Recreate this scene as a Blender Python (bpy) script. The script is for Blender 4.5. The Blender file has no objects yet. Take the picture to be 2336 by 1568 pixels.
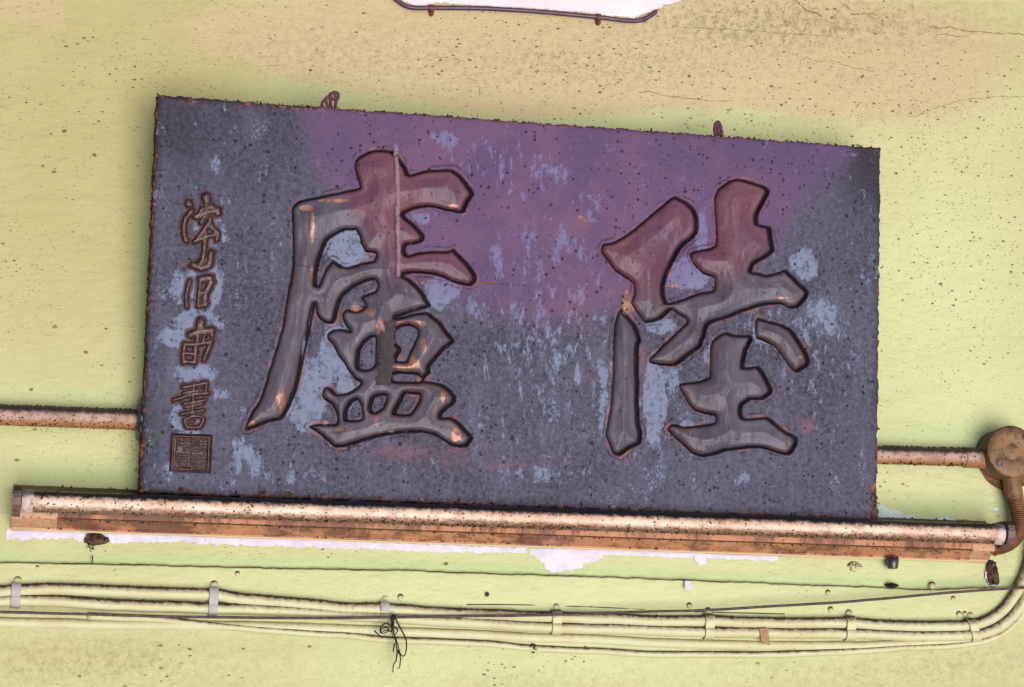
import bpy, math, random
import numpy as np
from mathutils import Matrix, Vector
random.seed(7); np.random.seed(7)
S = bpy.context.scene
COL = S.collection
R = math.radians
# ------------------------------------------------------------------ camera
F_PX = 5354.0; CX, CY = 1168.0, 784.0; IMG_W = 2336.0
def _vp_axes():
    def line(a, b): return np.cross([*a, 1.], [*b, 1.])
    TL, TR, BR, BL = (360, 217), (2010, 337), (2001, 1181), (318, 1116)
    v1 = np.cross(line(TL, TR), line(BL, BR)); v1 = v1[:2]/v1[2]
    v2 = np.cross(line(TL, BL), line(TR, BR)); v2 = v2[:2]/v2[2]
    r = np.array([v1[0]-CX, -(v1[1]-CY), -F_PX]); r /= np.linalg.norm(r)
    u = np.array([v2[0]-CX, -(v2[1]-CY), -F_PX]); u -= r*(u@r); u /= np.linalg.norm(u)
    return r, u, np.cross(r, u)
LEAN = R(5.5)
_r, _u, _n = _vp_axes()
_wu = _u*math.cos(LEAN) - _n*math.sin(LEAN); _wn = np.cross(_r, _wu)
M = np.array([_r, -_wn, _wu])                       # camera axes -> world axes
DIST = 2.8
CAM = np.array([0., -DIST, 1.6])
cam_d = bpy.data.cameras.new('camera'); cam = bpy.data.objects.new('camera', cam_d); COL.objects.link(cam)
cam_d.sensor_width = 36.0; cam_d.lens = F_PX/IMG_W*36.0; cam_d.clip_end = 100; cam_d.clip_start = 0.05
mw = Matrix.Identity(4)
for i in range(3):
    for j in range(3): mw[i][j] = float(M[i, j])
    mw[i][3] = float(CAM[i])
cam.matrix_world = mw
S.camera = cam
# ------------------------------------------------------------------ light
w = bpy.data.worlds.new('World'); S.world = w; w.use_nodes = True
nt = w.node_tree; bg = nt.nodes['Background']
sky = nt.nodes.new('ShaderNodeTexSky'); sky.sky_type = 'NISHITA'; sky.sun_disc = False
sky.sun_elevation = R(32); sky.sun_rotation = R(155); sky.air_density = 1.0; sky.dust_density = 1.0
nt.links.new(sky.outputs[0], bg.inputs[0]); bg.inputs[1].default_value = 0.075
sun_d = bpy.data.lights.new('sun', 'SUN'); sun = bpy.data.objects.new('sun', sun_d); COL.objects.link(sun)
sun_d.energy = 3.4; sun_d.angle = R(44); sun_d.color = (1.0, 0.985, 0.985)
d = Vector((-0.16, 0.90, 0.38)).normalized()        # light travels up-left onto the wall, bounced off the street
sun.rotation_euler = d.to_track_quat('-Z', 'Y').to_euler()
S.view_settings.view_transform = 'Standard'; S.view_settings.look = 'None'
S.view_settings.exposure = 0.5; S.view_settings.gamma = 1.0

# ------------------------------------------------------------------ helpers
def rays(p):
    p = np.atleast_2d(np.asarray(p, float))
    c = np.stack([p[:, 0]-CX, -(p[:, 1]-CY), np.full(len(p), -F_PX)], 1)
    return c @ M.T
def at(px, py, y=0.0):                              # point at distance |y| in front of the wall
    d = rays([[px, py]])[0]; t = (y - CAM[1])/d[1]
    return CAM + d*t
def atl(pts, y=0.0):
    return [at(px, py, y) for px, py in pts]
def zoomf(ox, oy, k):                               # magnified-view pixels -> picture pixels
    f = 2336/2896
    return lambda pts: [((ox + x/k)*f, (oy + y/k)*f) for x, y in pts]
C1 = zoomf(0, 1340, 2.5956); C2 = zoomf(900, 1340, 2.5956); C3 = zoomf(1700, 1340, 2.5957); C4 = zoomf(2396, 1180, 2.24)
C5 = zoomf(1000, 0, 2.336); C7 = zoomf(1900, 0, 2.3454); C8 = zoomf(0, 0, 2.336); C6 = zoomf(0, 1080, 3.266)
C9 = zoomf(2250, 1180, 3.4087); C10 = zoomf(380, 240, 3.7677)

def tag(o, label=None, cat=None, group=None, kind=None):
    if label: o['label'] = label
    if cat: o['category'] = cat
    if group: o['group'] = group
    if kind: o['kind'] = kind
    return o
def thing(name, label, cat, loc, group=None, rot=None):
    o = bpy.data.objects.new(name, None); COL.objects.link(o)
    o.location = Vector([float(c) for c in loc]); o.empty_display_size = 0.02
    if rot: o.rotation_euler = rot
    return tag(o, label, cat, group)
def wmat(o):
    m = Matrix.Translation(o.location) @ o.rotation_euler.to_matrix().to_4x4()
    return (wmat(o.parent) @ m) if o.parent else m
def meshobj(name, V, F, mat, parent=None, smooth=True, world=True, attrs=None, loc=None):
    """V, F lists/arrays. world=True: V is given in world space and moved into the parent's frame"""
    me = bpy.data.meshes.new(name)
    V = np.asarray(V, float).reshape(-1, 3)
    if parent is not None and world:
        I = np.array(wmat(parent).inverted()); V = V @ I[:3, :3].T + I[:3, 3]
    if loc is not None: V = V - np.array([float(c) for c in loc])
    if isinstance(F, np.ndarray) and F.ndim == 2:
        k = F.shape[1]
        me.vertices.add(len(V)); me.vertices.foreach_set('co', V.astype(np.float32).ravel())
        me.loops.add(F.size); me.loops.foreach_set('vertex_index', F.astype(np.int32).ravel())
        me.polygons.add(len(F)); me.polygons.foreach_set('loop_start', np.arange(0, F.size, k, dtype=np.int32))
        me.polygons.foreach_set('loop_total', np.full(len(F), k, dtype=np.int32))
        me.update(calc_edges=True)
    else:
        me.from_pydata([tuple(v) for v in V], [], [tuple(int(i) for i in f) for f in F]); me.update()
    me.polygons.foreach_set('use_smooth', np.full(len(me.polygons), smooth))
    if attrs:
        for k, a in attrs.items():
            at_ = me.attributes.new(k, 'FLOAT', 'POINT'); at_.data.foreach_set('value', np.asarray(a, np.float32))
    me.materials.append(mat)
    o = bpy.data.objects.new(name, me); COL.objects.link(o)
    if parent is not None: o.parent = parent
    if loc is not None: o.location = Vector([float(c) for c in loc])
    return o
class MB:
    def __init__(s): s.V = []; s.F = []
    def add(s, V, F):
        b = len(s.V); s.V += [tuple(map(float, v)) for v in V]; s.F += [tuple(i+b for i in f) for f in F]; return s
    def build(s, name, mat, parent=None, smooth=True, **k): return meshobj(name, s.V, s.F, mat, parent, smooth, **k)
def catmull(P, n=6):
    P = [np.asarray(p, float) for p in P]; out = []
    Q = [2*P[0]-P[1]] + P + [2*P[-1]-P[-2]]
    for i in range(1, len(Q)-2):
        for k in range(n):
            t = k/n; a, b, c, e = Q[i-1], Q[i], Q[i+1], Q[i+2]
            out.append(0.5*((2*b) + (-a+c)*t + (2*a-5*b+4*c-e)*t*t + (-a+3*b-3*c+e)*t**3))
    out.append(P[-1]); return out
def sweep(P, rad, n=16, cap=True, yflat=1.0):
    P = [np.asarray(p, float) for p in P]; V = []; F = []; m = len(P)
    up = np.array([0., -1, 0])
    for i, p in enumerate(P):
        t = P[min(i+1, m-1)] - P[max(i-1, 0)]; t = t/(np.linalg.norm(t)+1e-12)
        a = up - t*(up@t)
        if np.linalg.norm(a) < 0.15: a = np.array([1., 0, 0]) - t*t[0]
        a /= np.linalg.norm(a); b = np.cross(t, a); up = a
        r = rad(i/(m-1)) if callable(rad) else rad
        for k in range(n):
            g = 2*math.pi*k/n; V.append(p + a*math.cos(g)*r*yflat + b*math.sin(g)*r)
    for i in range(m-1):
        for k in range(n):
            k2 = (k+1) % n; F.append((i*n+k, i*n+k2, (i+1)*n+k2, (i+1)*n+k))
    if cap: F.append(tuple(range(n-1, -1, -1))); F.append(tuple((m-1)*n+k for k in range(n)))
    return V, F
def box(x0, x1, y0, y1, z0, z1):
    V = [(x, y, z) for x in (x0, x1) for y in (y0, y1) for z in (z0, z1)]
    return V, [(0, 1, 3, 2), (4, 6, 7, 5), (0, 4, 5, 1), (2, 3, 7, 6), (0, 2, 6, 4), (1, 5, 7, 3)]
def lathe(c, prof, n=32, axis=1, ang0=0, ang1=2*math.pi):
    """prof: (radius, offset along axis). axis 1 = y (towards the viewer is -y), axis 0 = x, axis 2 = z"""
    V = []; F = []; m = len(prof)
    for r, h in prof:
        for k in range(n):
            g = 2*math.pi*k/n; a, b = r*math.cos(g), r*math.sin(g)
            v = {1: (a, h, b), 0: (h, a, b), 2: (a, b, h)}[axis]
            V.append(np.array(c) + np.array(v))
    for i in range(m-1):
        for k in range(n): F.append((i*n+k, i*n+(k+1) % n, (i+1)*n+(k+1) % n, (i+1)*n+k))
    F.append(tuple(range(n))); F.append(tuple((m-1)*n+k for k in range(n)))
    return V, F
# lattice noise on arrays
_L = np.random.RandomState(3).rand(256, 256)
def vnoise(x, y):
    xi = np.floor(x).astype(int); yi = np.floor(y).astype(int); fx = x-xi; fy = y-yi
    fx = fx*fx*(3-2*fx); fy = fy*fy*(3-2*fy)
    g = lambda a, b: _L[a & 255, b & 255]
    return (g(xi, yi)*(1-fx)+g(xi+1, yi)*fx)*(1-fy) + (g(xi, yi+1)*(1-fx)+g(xi+1, yi+1)*fx)*fy
def fbm(x, y, o=4):
    s = 0; a = .5; t = 0
    for k in range(o): s = s+a*vnoise(x*2**k+17.3*k, y*2**k+5.1*k); t += a; a *= .5
    return s/t
def sstep(a, b, x):
    t = np.clip((x-a)/(b-a), 0, 1); return t*t*(3-2*t)
def closed_smooth(P, n=3):
    P = np.asarray(P, float); m = len(P); out = []
    for i in range(m):
        a, b, c, e = P[i-1], P[i], P[(i+1) % m], P[(i+2) % m]
        for k in range(n):
            t = k/n; q = 0.5*((2*b)+(-a+c)*t+(2*a-5*b+4*c-e)*t*t+(-a+3*b-3*c+e)*t**3)
            l = b*(1-t)+c*t; out.append(0.55*q+0.45*l)
    return np.array(out)
def sdf_poly(X, Y, polys):
    dmin = np.full(X.shape, 1e9); ins = np.zeros(X.shape, bool)
    for P in polys:
        m = len(P)
        for i in range(m):
            ax, ay = P[i]; bx, by = P[(i+1) % m]
            ex, ey = bx-ax, by-ay; L = ex*ex+ey*ey+1e-18
            wx, wy = X-ax, Y-ay
            t = np.clip((wx*ex+wy*ey)/L, 0, 1)
            dd = (wx-ex*t)**2+(wy-ey*t)**2
            np.minimum(dmin, dd, out=dmin)
            if ay != by:
                cr = ((ay > Y) != (by > Y)) & (X < ex*(Y-ay)/(by-ay)+ax)
                ins ^= cr
    dmin = np.sqrt(dmin)
    return np.where(ins, -dmin, dmin)
def grid_faces(nx, ny, mask=None):
    i, j = np.meshgrid(np.arange(nx-1), np.arange(ny-1), indexing='ij')
    a = i*ny+j; F = np.stack([a, a+ny, a+ny+1, a+1], -1).reshape(-1, 4)
    if mask is not None: F = F[mask.reshape(-1)]
    return F
def crust(pts, smin, smax, flat=0.6, seed=1):
    """many small irregular lumps of dirt"""
    rnd = random.Random(seed); V = []; F = []
    o = [(1, 0, 0), (-1, 0, 0), (0, 1, 0), (0, -1, 0), (0, 0, 1), (0, 0, -1)]
    fs = [(0, 2, 4), (2, 1, 4), (1, 3, 4), (3, 0, 4), (2, 0, 5), (1, 2, 5), (3, 1, 5), (0, 3, 5)]
    for p in pts:
        s = smin+(smax-smin)*rnd.random()**2.2; b = len(V)
        g = rnd.random()*6.28; c, sn = math.cos(g), math.sin(g); el = 1+rnd.random()*1.3
        for q in o:
            k = s*(0.7+0.6*rnd.random()); x, z = q[0]*k*el, q[2]*k
            V.append((p[0]+x*c-z*sn, p[1]+q[1]*k*flat, p[2]+x*sn+z*c))
        F += [tuple(i+b for i in f) for f in fs]
    return V, F

# ------------------------------------------------------------------ materials
def lin(c):
    c = c/255; return c/12.92 if c <= .04045 else ((c+.055)/1.055)**2.4
def rgb(r, g, b, k=0.72): return (lin(r)*k, lin(g)*k, lin(b)*k, 1)
class G:
    def __init__(s, name, rough=.7, spec=.3):
        s.m = bpy.data.materials.new(name); s.m.use_nodes = True; s.t = s.m.node_tree
        s.b = s.t.nodes['Principled BSDF']; s.b.inputs['Roughness'].default_value = rough
        s.b.inputs['Specular IOR Level'].default_value = spec
        s.tc = s.t.nodes.new('ShaderNodeTexCoord')
        s._bump = None
    def set(s, i, v):
        if hasattr(v, 'links') or hasattr(v, 'is_linked'): s.t.links.new(v, i)
        elif v is not None: i.default_value = v
    def co(s, sc=(1, 1, 1), rot=(0, 0, 0), off=(0, 0, 0)):
        n = s.t.nodes.new('ShaderNodeMapping'); s.t.links.new(s.tc.outputs['Object'], n.inputs[0])
        n.inputs['Scale'].default_value = sc; n.inputs['Rotation'].default_value = rot; n.inputs['Location'].default_value = off
        return n.outputs[0]
    def noise(s, scale, detail=4, rough=.55, vec=None, dist=0):
        n = s.t.nodes.new('ShaderNodeTexNoise'); n.inputs['Scale'].default_value = scale
        n.inputs['Detail'].default_value = detail; n.inputs['Roughness'].default_value = rough; n.inputs['Distortion'].default_value = dist
        s.t.links.new(vec if vec is not None else s.tc.outputs['Object'], n.inputs['Vector']); return n.outputs['Fac']
    def vor(s, scale, vec=None, feat='F1', out='Distance', rnd=1.0):
        n = s.t.nodes.new('ShaderNodeTexVoronoi'); n.feature = feat; n.inputs['Scale'].default_value = scale
        n.inputs['Randomness'].default_value = rnd
        s.t.links.new(vec if vec is not None else s.tc.outputs['Object'], n.inputs['Vector']); return n.outputs[out]
    def attr(s, name):
        n = s.t.nodes.new('ShaderNodeAttribute'); n.attribute_name = name; return n.outputs['Fac']
    def m1(s, op, a, b=0.0, c=None, clamp=False):
        n = s.t.nodes.new('ShaderNodeMath'); n.operation = op; n.use_clamp = clamp
        s.set(n.inputs[0], a); s.set(n.inputs[1], b)
        if c is not None: s.set(n.inputs[2], c)
        return n.outputs[0]
    def ss(s, a, b, x):
        n = s.t.nodes.new('ShaderNodeMapRange'); n.interpolation_type = 'SMOOTHSTEP'
        s.set(n.inputs[0], x); s.set(n.inputs[1], a); s.set(n.inputs[2], b); return n.outputs[0]
    def mix(s, f, a, b, mode='MIX'):
        n = s.t.nodes.new('ShaderNodeMix'); n.data_type = 'RGBA'; n.blend_type = mode
        s.set(n.inputs[0], f); s.set(n.inputs[6], a); s.set(n.inputs[7], b); return n.outputs[2]
    def specks(s, scale, r0, vec=None, wob=.25, keep=.5):
        """irregular dots: voronoi cells, a random share of them kept, ragged edge"""
        v = vec if vec is not None else s.tc.outputs['Object']
        n = s.t.nodes.new('ShaderNodeTexVoronoi'); n.inputs['Scale'].default_value = scale; s.t.links.new(v, n.inputs['Vector'])
        sep = s.t.nodes.new('ShaderNodeSeparateColor'); s.t.links.new(n.outputs['Color'], sep.inputs[0])
        k = s.m1('SUBTRACT', sep.outputs[0], 1-keep); k = s.m1('DIVIDE', k, keep); k = s.m1('POWER', s.m1('MAXIMUM', k, 0.0), 1.7)
        d = s.m1('ADD', n.outputs['Distance'], s.m1('MULTIPLY', s.m1('SUBTRACT', s.noise(scale*5, 2, vec=v), .5), wob*r0*2))
        rr = s.m1('MULTIPLY', k, r0)
        return s.ss(0.0, r0*0.35, s.m1('SUBTRACT', rr, d))
    def nz(s, comp=2):
        g = s.t.nodes.new('ShaderNodeNewGeometry'); sp = s.t.nodes.new('ShaderNodeSeparateXYZ')
        s.t.links.new(g.outputs['Normal'], sp.inputs[0]); return sp.outputs[comp]
    def bump(s, h, dist, strength=1.0):
        n = s.t.nodes.new('ShaderNodeBump'); n.inputs['Strength'].default_value = strength; n.inputs['Distance'].default_value = dist
        s.set(n.inputs['Height'], h)
        if s._bump is not None: s.t.links.new(s._bump, n.inputs['Normal'])
        s._bump = n.outputs[0]; return s
    def done(s, color, rough=None, metal=None):
        s.set(s.b.inputs['Base Color'], color)
        if rough is not None: s.set(s.b.inputs['Roughness'], rough)
        if metal is not None: s.set(s.b.inputs['Metallic'], metal)
        if s._bump is not None: s.t.links.new(s._bump, s.b.inputs['Normal'])
        return s.m

def paint_nodes(g, bulk=True):
    big = g.noise(2.6, 3, .6); med = g.noise(9, 4, .6, g.co((1, 1, 2.0)))
    c = g.mix(g.ss(.35, .65, big), rgb(196, 191, 136), rgb(207, 204, 150))
    c = g.mix(g.m1('MULTIPLY', g.ss(.42, .7, med), .55), c, rgb(206, 192, 148))
    c = g.mix(g.m1('MULTIPLY', g.ss(.45, .75, g.noise(30, 5, .65)), .35), c, rgb(198, 186, 130))
    return c
# wall
g = G('painted_plaster', .78, .25)
c = paint_nodes(g)
c = g.mix(g.attr('lit_tone'), c, g.mix(g.noise(14, 3), rgb(209, 215, 156), rgb(218, 217, 168)))  # brighter low and right: light falloff painted into the wall colour
c = g.mix(g.attr('dull'), c, g.mix(g.noise(20, 4), rgb(180, 166, 110), rgb(191, 178, 126)))  # dimmer towards the top left, the other end of the painted falloff
c = g.mix(g.m1('MULTIPLY', g.attr('cool_shade'), .9), c, rgb(172, 200, 140))  # greenish shade above pipes, lamp and ledge, painted on the wall
ps = g.ss(.30, .62, g.m1('MULTIPLY', g.attr('peach'), g.m1('ADD', .62, g.m1('MULTIPLY', g.noise(16, 5, .6, g.co((1, 1, 2.2))), .75))))
c = g.mix(g.m1('MULTIPLY', ps, .75), c, rgb(204, 176, 140))  # tan stain together with the pink flare, painted as one tint
so = g.m1('MULTIPLY', g.attr('soot'), g.ss(.42, .66, g.noise(110, 9, .85)))
c = g.mix(g.m1('MULTIPLY', so, .75), c, rgb(126, 108, 78))
dens = g.attr('speck')
mp = g.co((1, 1, 1.5), (0, .35, 0))
mp2 = g.co((1.0, 1, 1.9), (0, -.5, 0), (3, 0, 1))
s1 = g.specks(48, .17, mp, .7, .30); s2 = g.specks(130, .36, mp2, .6, .45); s3 = g.specks(270, .48, mp, .6, .55)
s4 = g.specks(20, .09, mp2, .7, .25)
gate = g.noise(7, 3, .6)
spk = g.m1('MAXIMUM', g.m1('MULTIPLY', s1, g.ss(.44, .56, g.m1('ADD', gate, g.m1('MULTIPLY', dens, .25)))), g.m1('MULTIPLY', s2, g.ss(.55, .70, g.m1('ADD', g.noise(8, 4, .6), g.m1('MULTIPLY', dens, .3)))))
spk = g.m1('MAXIMUM', spk, g.m1('MULTIPLY', s4, .9))
c = g.mix(g.m1('MULTIPLY', s3, g.m1('MULTIPLY', g.ss(.45, .75, g.m1('ADD', g.noise(6, 4, .6), g.m1('MULTIPLY', dens, .35))), .75)), c, rgb(120, 96, 62))
c = g.mix(g.m1('MULTIPLY', spk, .76), c, rgb(74, 50, 38))
# fine hair cracks
cr = g.vor(9, g.co((1, 1, 1.6), (0, .3, 0)), 'DISTANCE_TO_EDGE')
crm = g.m1('MULTIPLY', g.ss(.012, .002, g.m1('ADD', cr, g.m1('MULTIPLY', g.m1('SUBTRACT', g.noise(60, 4), .5), .03))), g.ss(.56, .68, g.noise(5, 3)))
g.bump(g.noise(38, 7, .66, g.co((1, 1, 2.6), (0, .12, 0))), .0026, 1.0)
tr = g.noise(7, 5, .6, g.co((1, 1, 1.7), (0, .5, 0)), 2.2)
g.bump(g.m1('ABSOLUTE', g.m1('SUBTRACT', tr, .5)), .0035, .8)
g.bump(g.noise(260, 4, .6), .0005, .9)
g.bump(spk, .0007, 1)
M_WALL = g.done(c, g.m1('ADD', .62, g.m1('MULTIPLY', g.noise(40, 3), .25)))
# painted cables: same paint, thicker gloss, dust settled along the top
g = G('painted_cable', .6, .35)
c = g.mix(g.noise(9, 4), rgb(212, 213, 168), rgb(208, 202, 162))
c = g.mix(g.m1('MULTIPLY', g.ss(.45, .7, g.noise(40, 5, .6, g.co((.4, 1, 1)))), .45), c, rgb(206, 178, 132))
dz = g.m1('ADD', g.nz(), g.m1('MULTIPLY', g.m1('SUBTRACT', g.noise(140, 5, .65), .5), 1.3))
c = g.mix(g.m1('MULTIPLY', g.ss(-.3, .6, dz), .7), c, rgb(140, 110, 84))
c = g.mix(g.m1('MULTIPLY', g.ss(.35, .75, dz), .95), c, rgb(40, 28, 26))
c = g.mix(g.specks(240, .24, None, .5, .35), c, rgb(76, 50, 36))
g.bump(g.noise(160, 4), .0005, .8)
M_CABLE = g.done(c)
g = G('painted_cable_clean', .6, .35)
c = g.mix(g.noise(9, 4), rgb(212, 213, 168), rgb(208, 202, 162))
c = g.mix(g.m1('MULTIPLY', g.ss(.45, .7, g.noise(40, 5, .6, g.co((.4, 1, 1)))), .45), c, rgb(206, 178, 132))
dz = g.m1('ADD', g.nz(), g.m1('MULTIPLY', g.m1('SUBTRACT', g.noise(140, 5, .65), .5), 1.3))
c = g.mix(g.m1('MULTIPLY', g.ss(-.3, .6, dz), .35), c, rgb(176, 150, 108))
c = g.mix(g.m1('MULTIPLY', g.ss(.35, .75, dz), .35), c, rgb(96, 74, 52))
c = g.mix(g.specks(240, .24, None, .5, .35), c, rgb(76, 50, 36))
g.bump(g.noise(160, 4), .0005, .8)
M_CABLEC = g.done(c)
def metal_dusty(name, base, dark, light, top=.9, sc=1.0, low=None, rough=.55):
    g = G(name, rough, .4)
    c = g.mix(g.ss(.3, .7, g.noise(26*sc, 5, .65, g.co((.5, 1, 1)))), base, light)
    c = g.mix(g.m1('MULTIPLY', g.ss(.46, .66, g.noise(80*sc, 7, .76)), .75), c, dark)
    dz = g.m1('ADD', g.nz(), g.m1('MULTIPLY', g.m1('SUBTRACT', g.noise(150, 5, .7), .5), .9))
    c = g.mix(g.m1('MULTIPLY', g.ss(.05, .55, dz), top), c, rgb(26, 18, 20))
    if low is not None:
        lz = g.m1('ADD', g.m1('MULTIPLY', g.nz(), -1), g.m1('MULTIPLY', g.m1('SUBTRACT', g.noise(190, 6, .75, g.co((.7, 1, 1))), .5), 1.6))
        c = g.mix(g.m1('MULTIPLY', g.ss(.22, .90, lz), .85), c, low)
        c = g.mix(g.m1('MULTIPLY', g.ss(.95, 1.25, lz), .7), c, rgb(48, 26, 18))
    c = g.mix(g.m1('MULTIPLY', g.specks(280, .46, g.co((.8, 1, 1)), .6, .6), .9), c, rgb(44, 26, 22))
    c = g.mix(g.m1('MULTIPLY', g.specks(120, .2, None, .6, .3), .9), c, rgb(48, 26, 22))
    g.bump(g.noise(200, 4), .0004, .7)
    return g.done(c)
M_PIPE = metal_dusty('grimy_conduit', rgb(156, 116, 98), rgb(92, 58, 46), rgb(186, 150, 134), .95, low=rgb(170, 112, 60))
M_BOX = metal_dusty('rusty_box', rgb(122, 84, 48), rgb(70, 42, 28), rgb(150, 108, 68), .8)
M_RIM = metal_dusty('grimy_rim', rgb(96, 62, 48), rgb(84, 50, 38), rgb(150, 104, 78), .8)
M_FLEX = metal_dusty('flexible_steel', rgb(108, 66, 38), rgb(56, 30, 20), rgb(148, 96, 60), .9)
M_TUBE = metal_dusty('dirty_glass_tube', rgb(214, 170, 142), rgb(176, 124, 92), rgb(234, 202, 182), 1.0, .7, rgb(96, 58, 34), .34)
M_CAP = metal_dusty('aluminium_cap', rgb(206, 178, 168), rgb(150, 116, 100), rgb(226, 204, 196), .8, rough=.4)
M_SPINE = metal_dusty('lamp_enamel', rgb(208, 150, 116), rgb(180, 116, 84), rgb(218, 168, 134), .8, .8)
M_SOCKET = metal_dusty('dark_socket', rgb(96, 68, 62), rgb(50, 34, 34), rgb(120, 92, 84), .9)
# enamel with rust stains for the lower face
g = G('lamp_enamel_stained', .5, .4)
c = g.mix(g.ss(.3, .7, g.noise(30, 5, .6)), rgb(214, 150, 110), rgb(196, 128, 92))
c = g.mix(g.m1('MULTIPLY', g.ss(.46, .58, g.noise(9, 7, .74, g.co((1, 1, .5)))), .85), c, rgb(118, 72, 62))
c = g.mix(g.m1('MULTIPLY', g.ss(.50, .62, g.noise(34, 8, .78, g.co((1, 1, .3), off=(2, 0, 0)))), .85), c, rgb(104, 56, 40))
c = g.mix(g.m1('MULTIPLY', g.specks(260, .44, None, .6, .6), .85), c, rgb(80, 42, 30))
dz = g.m1('ADD', g.nz(), g.m1('MULTIPLY', g.m1('SUBTRACT', g.noise(90, 5, .7), .5), .5))
c = g.mix(g.m1('MULTIPLY', g.ss(.35, .8, dz), .95), c, rgb(40, 35, 36))  # upward faces near-black: soot and the shade on top painted together
M_ENAMEL = g.done(c)
def simple(name, a, b, sc=60, rough=.7, spec=.3, bump=.0004, speck=True):
    g = G(name, rough, spec); c = g.mix(g.ss(.35, .65, g.noise(sc, 5, .65)), a, b)
    if speck: c = g.mix(g.m1('MULTIPLY', g.specks(260, .24, None, .5, .3), .7), c, rgb(70, 50, 50))
    g.bump(g.noise(sc*4, 4), bump, .8); return g.done(c)
M_BARE = simple('bare_white_plaster', rgb(218, 206, 222), rgb(232, 224, 236), 40)
M_BAREB = simple('bare_blue_plaster', rgb(196, 208, 206), rgb(210, 222, 220), 40)
M_BAREP = simple('flare_pink_plaster', rgb(232, 208, 214), rgb(240, 224, 228), 14)  # white plaster with the pink of the flare put into its colour
M_CREAM = simple('cream_stain', rgb(224, 190, 150), rgb(218, 196, 152), 20)
M_CLIPL = simple('lilac_clip', rgb(170, 160, 160), rgb(188, 178, 176), 90, .55)
M_CLIPY = M_CABLE
M_WIRE = simple('black_wire', rgb(66, 46, 48), rgb(96, 74, 72), 120, .6)
M_TWIG = simple('dead_twig', rgb(30, 24, 24), rgb(48, 34, 30), 120, .8, speck=False)
M_PCAB = simple('purple_cable', rgb(62, 30, 58), rgb(84, 44, 72), 60, .4, .5, speck=False)
M_PCLIP = simple('purple_clip', rgb(96, 36, 44), rgb(120, 50, 52), 90, .5, speck=False)
M_RUBBER = simple('black_rubber', rgb(40, 38, 46), rgb(70, 68, 78), 60, .35, .6)
M_DIRT = simple('dirt_crust', rgb(40, 26, 24), rgb(76, 46, 32), 150, .95, .1, speck=False)
M_MUD = simple('mud', rgb(112, 84, 72), rgb(58, 40, 36), 120, .95, .1, .001)
M_CHIP = simple('brown_chip', rgb(176, 138, 104), rgb(160, 118, 86), 120)
M_CRACK = simple('crack_dirt', rgb(84, 58, 40), rgb(120, 92, 62), 150, .95, .1, speck=False)
M_HOOK = simple('rusty_purple_hook', rgb(74, 34, 50), rgb(100, 50, 62), 200, .6, speck=False)

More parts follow.
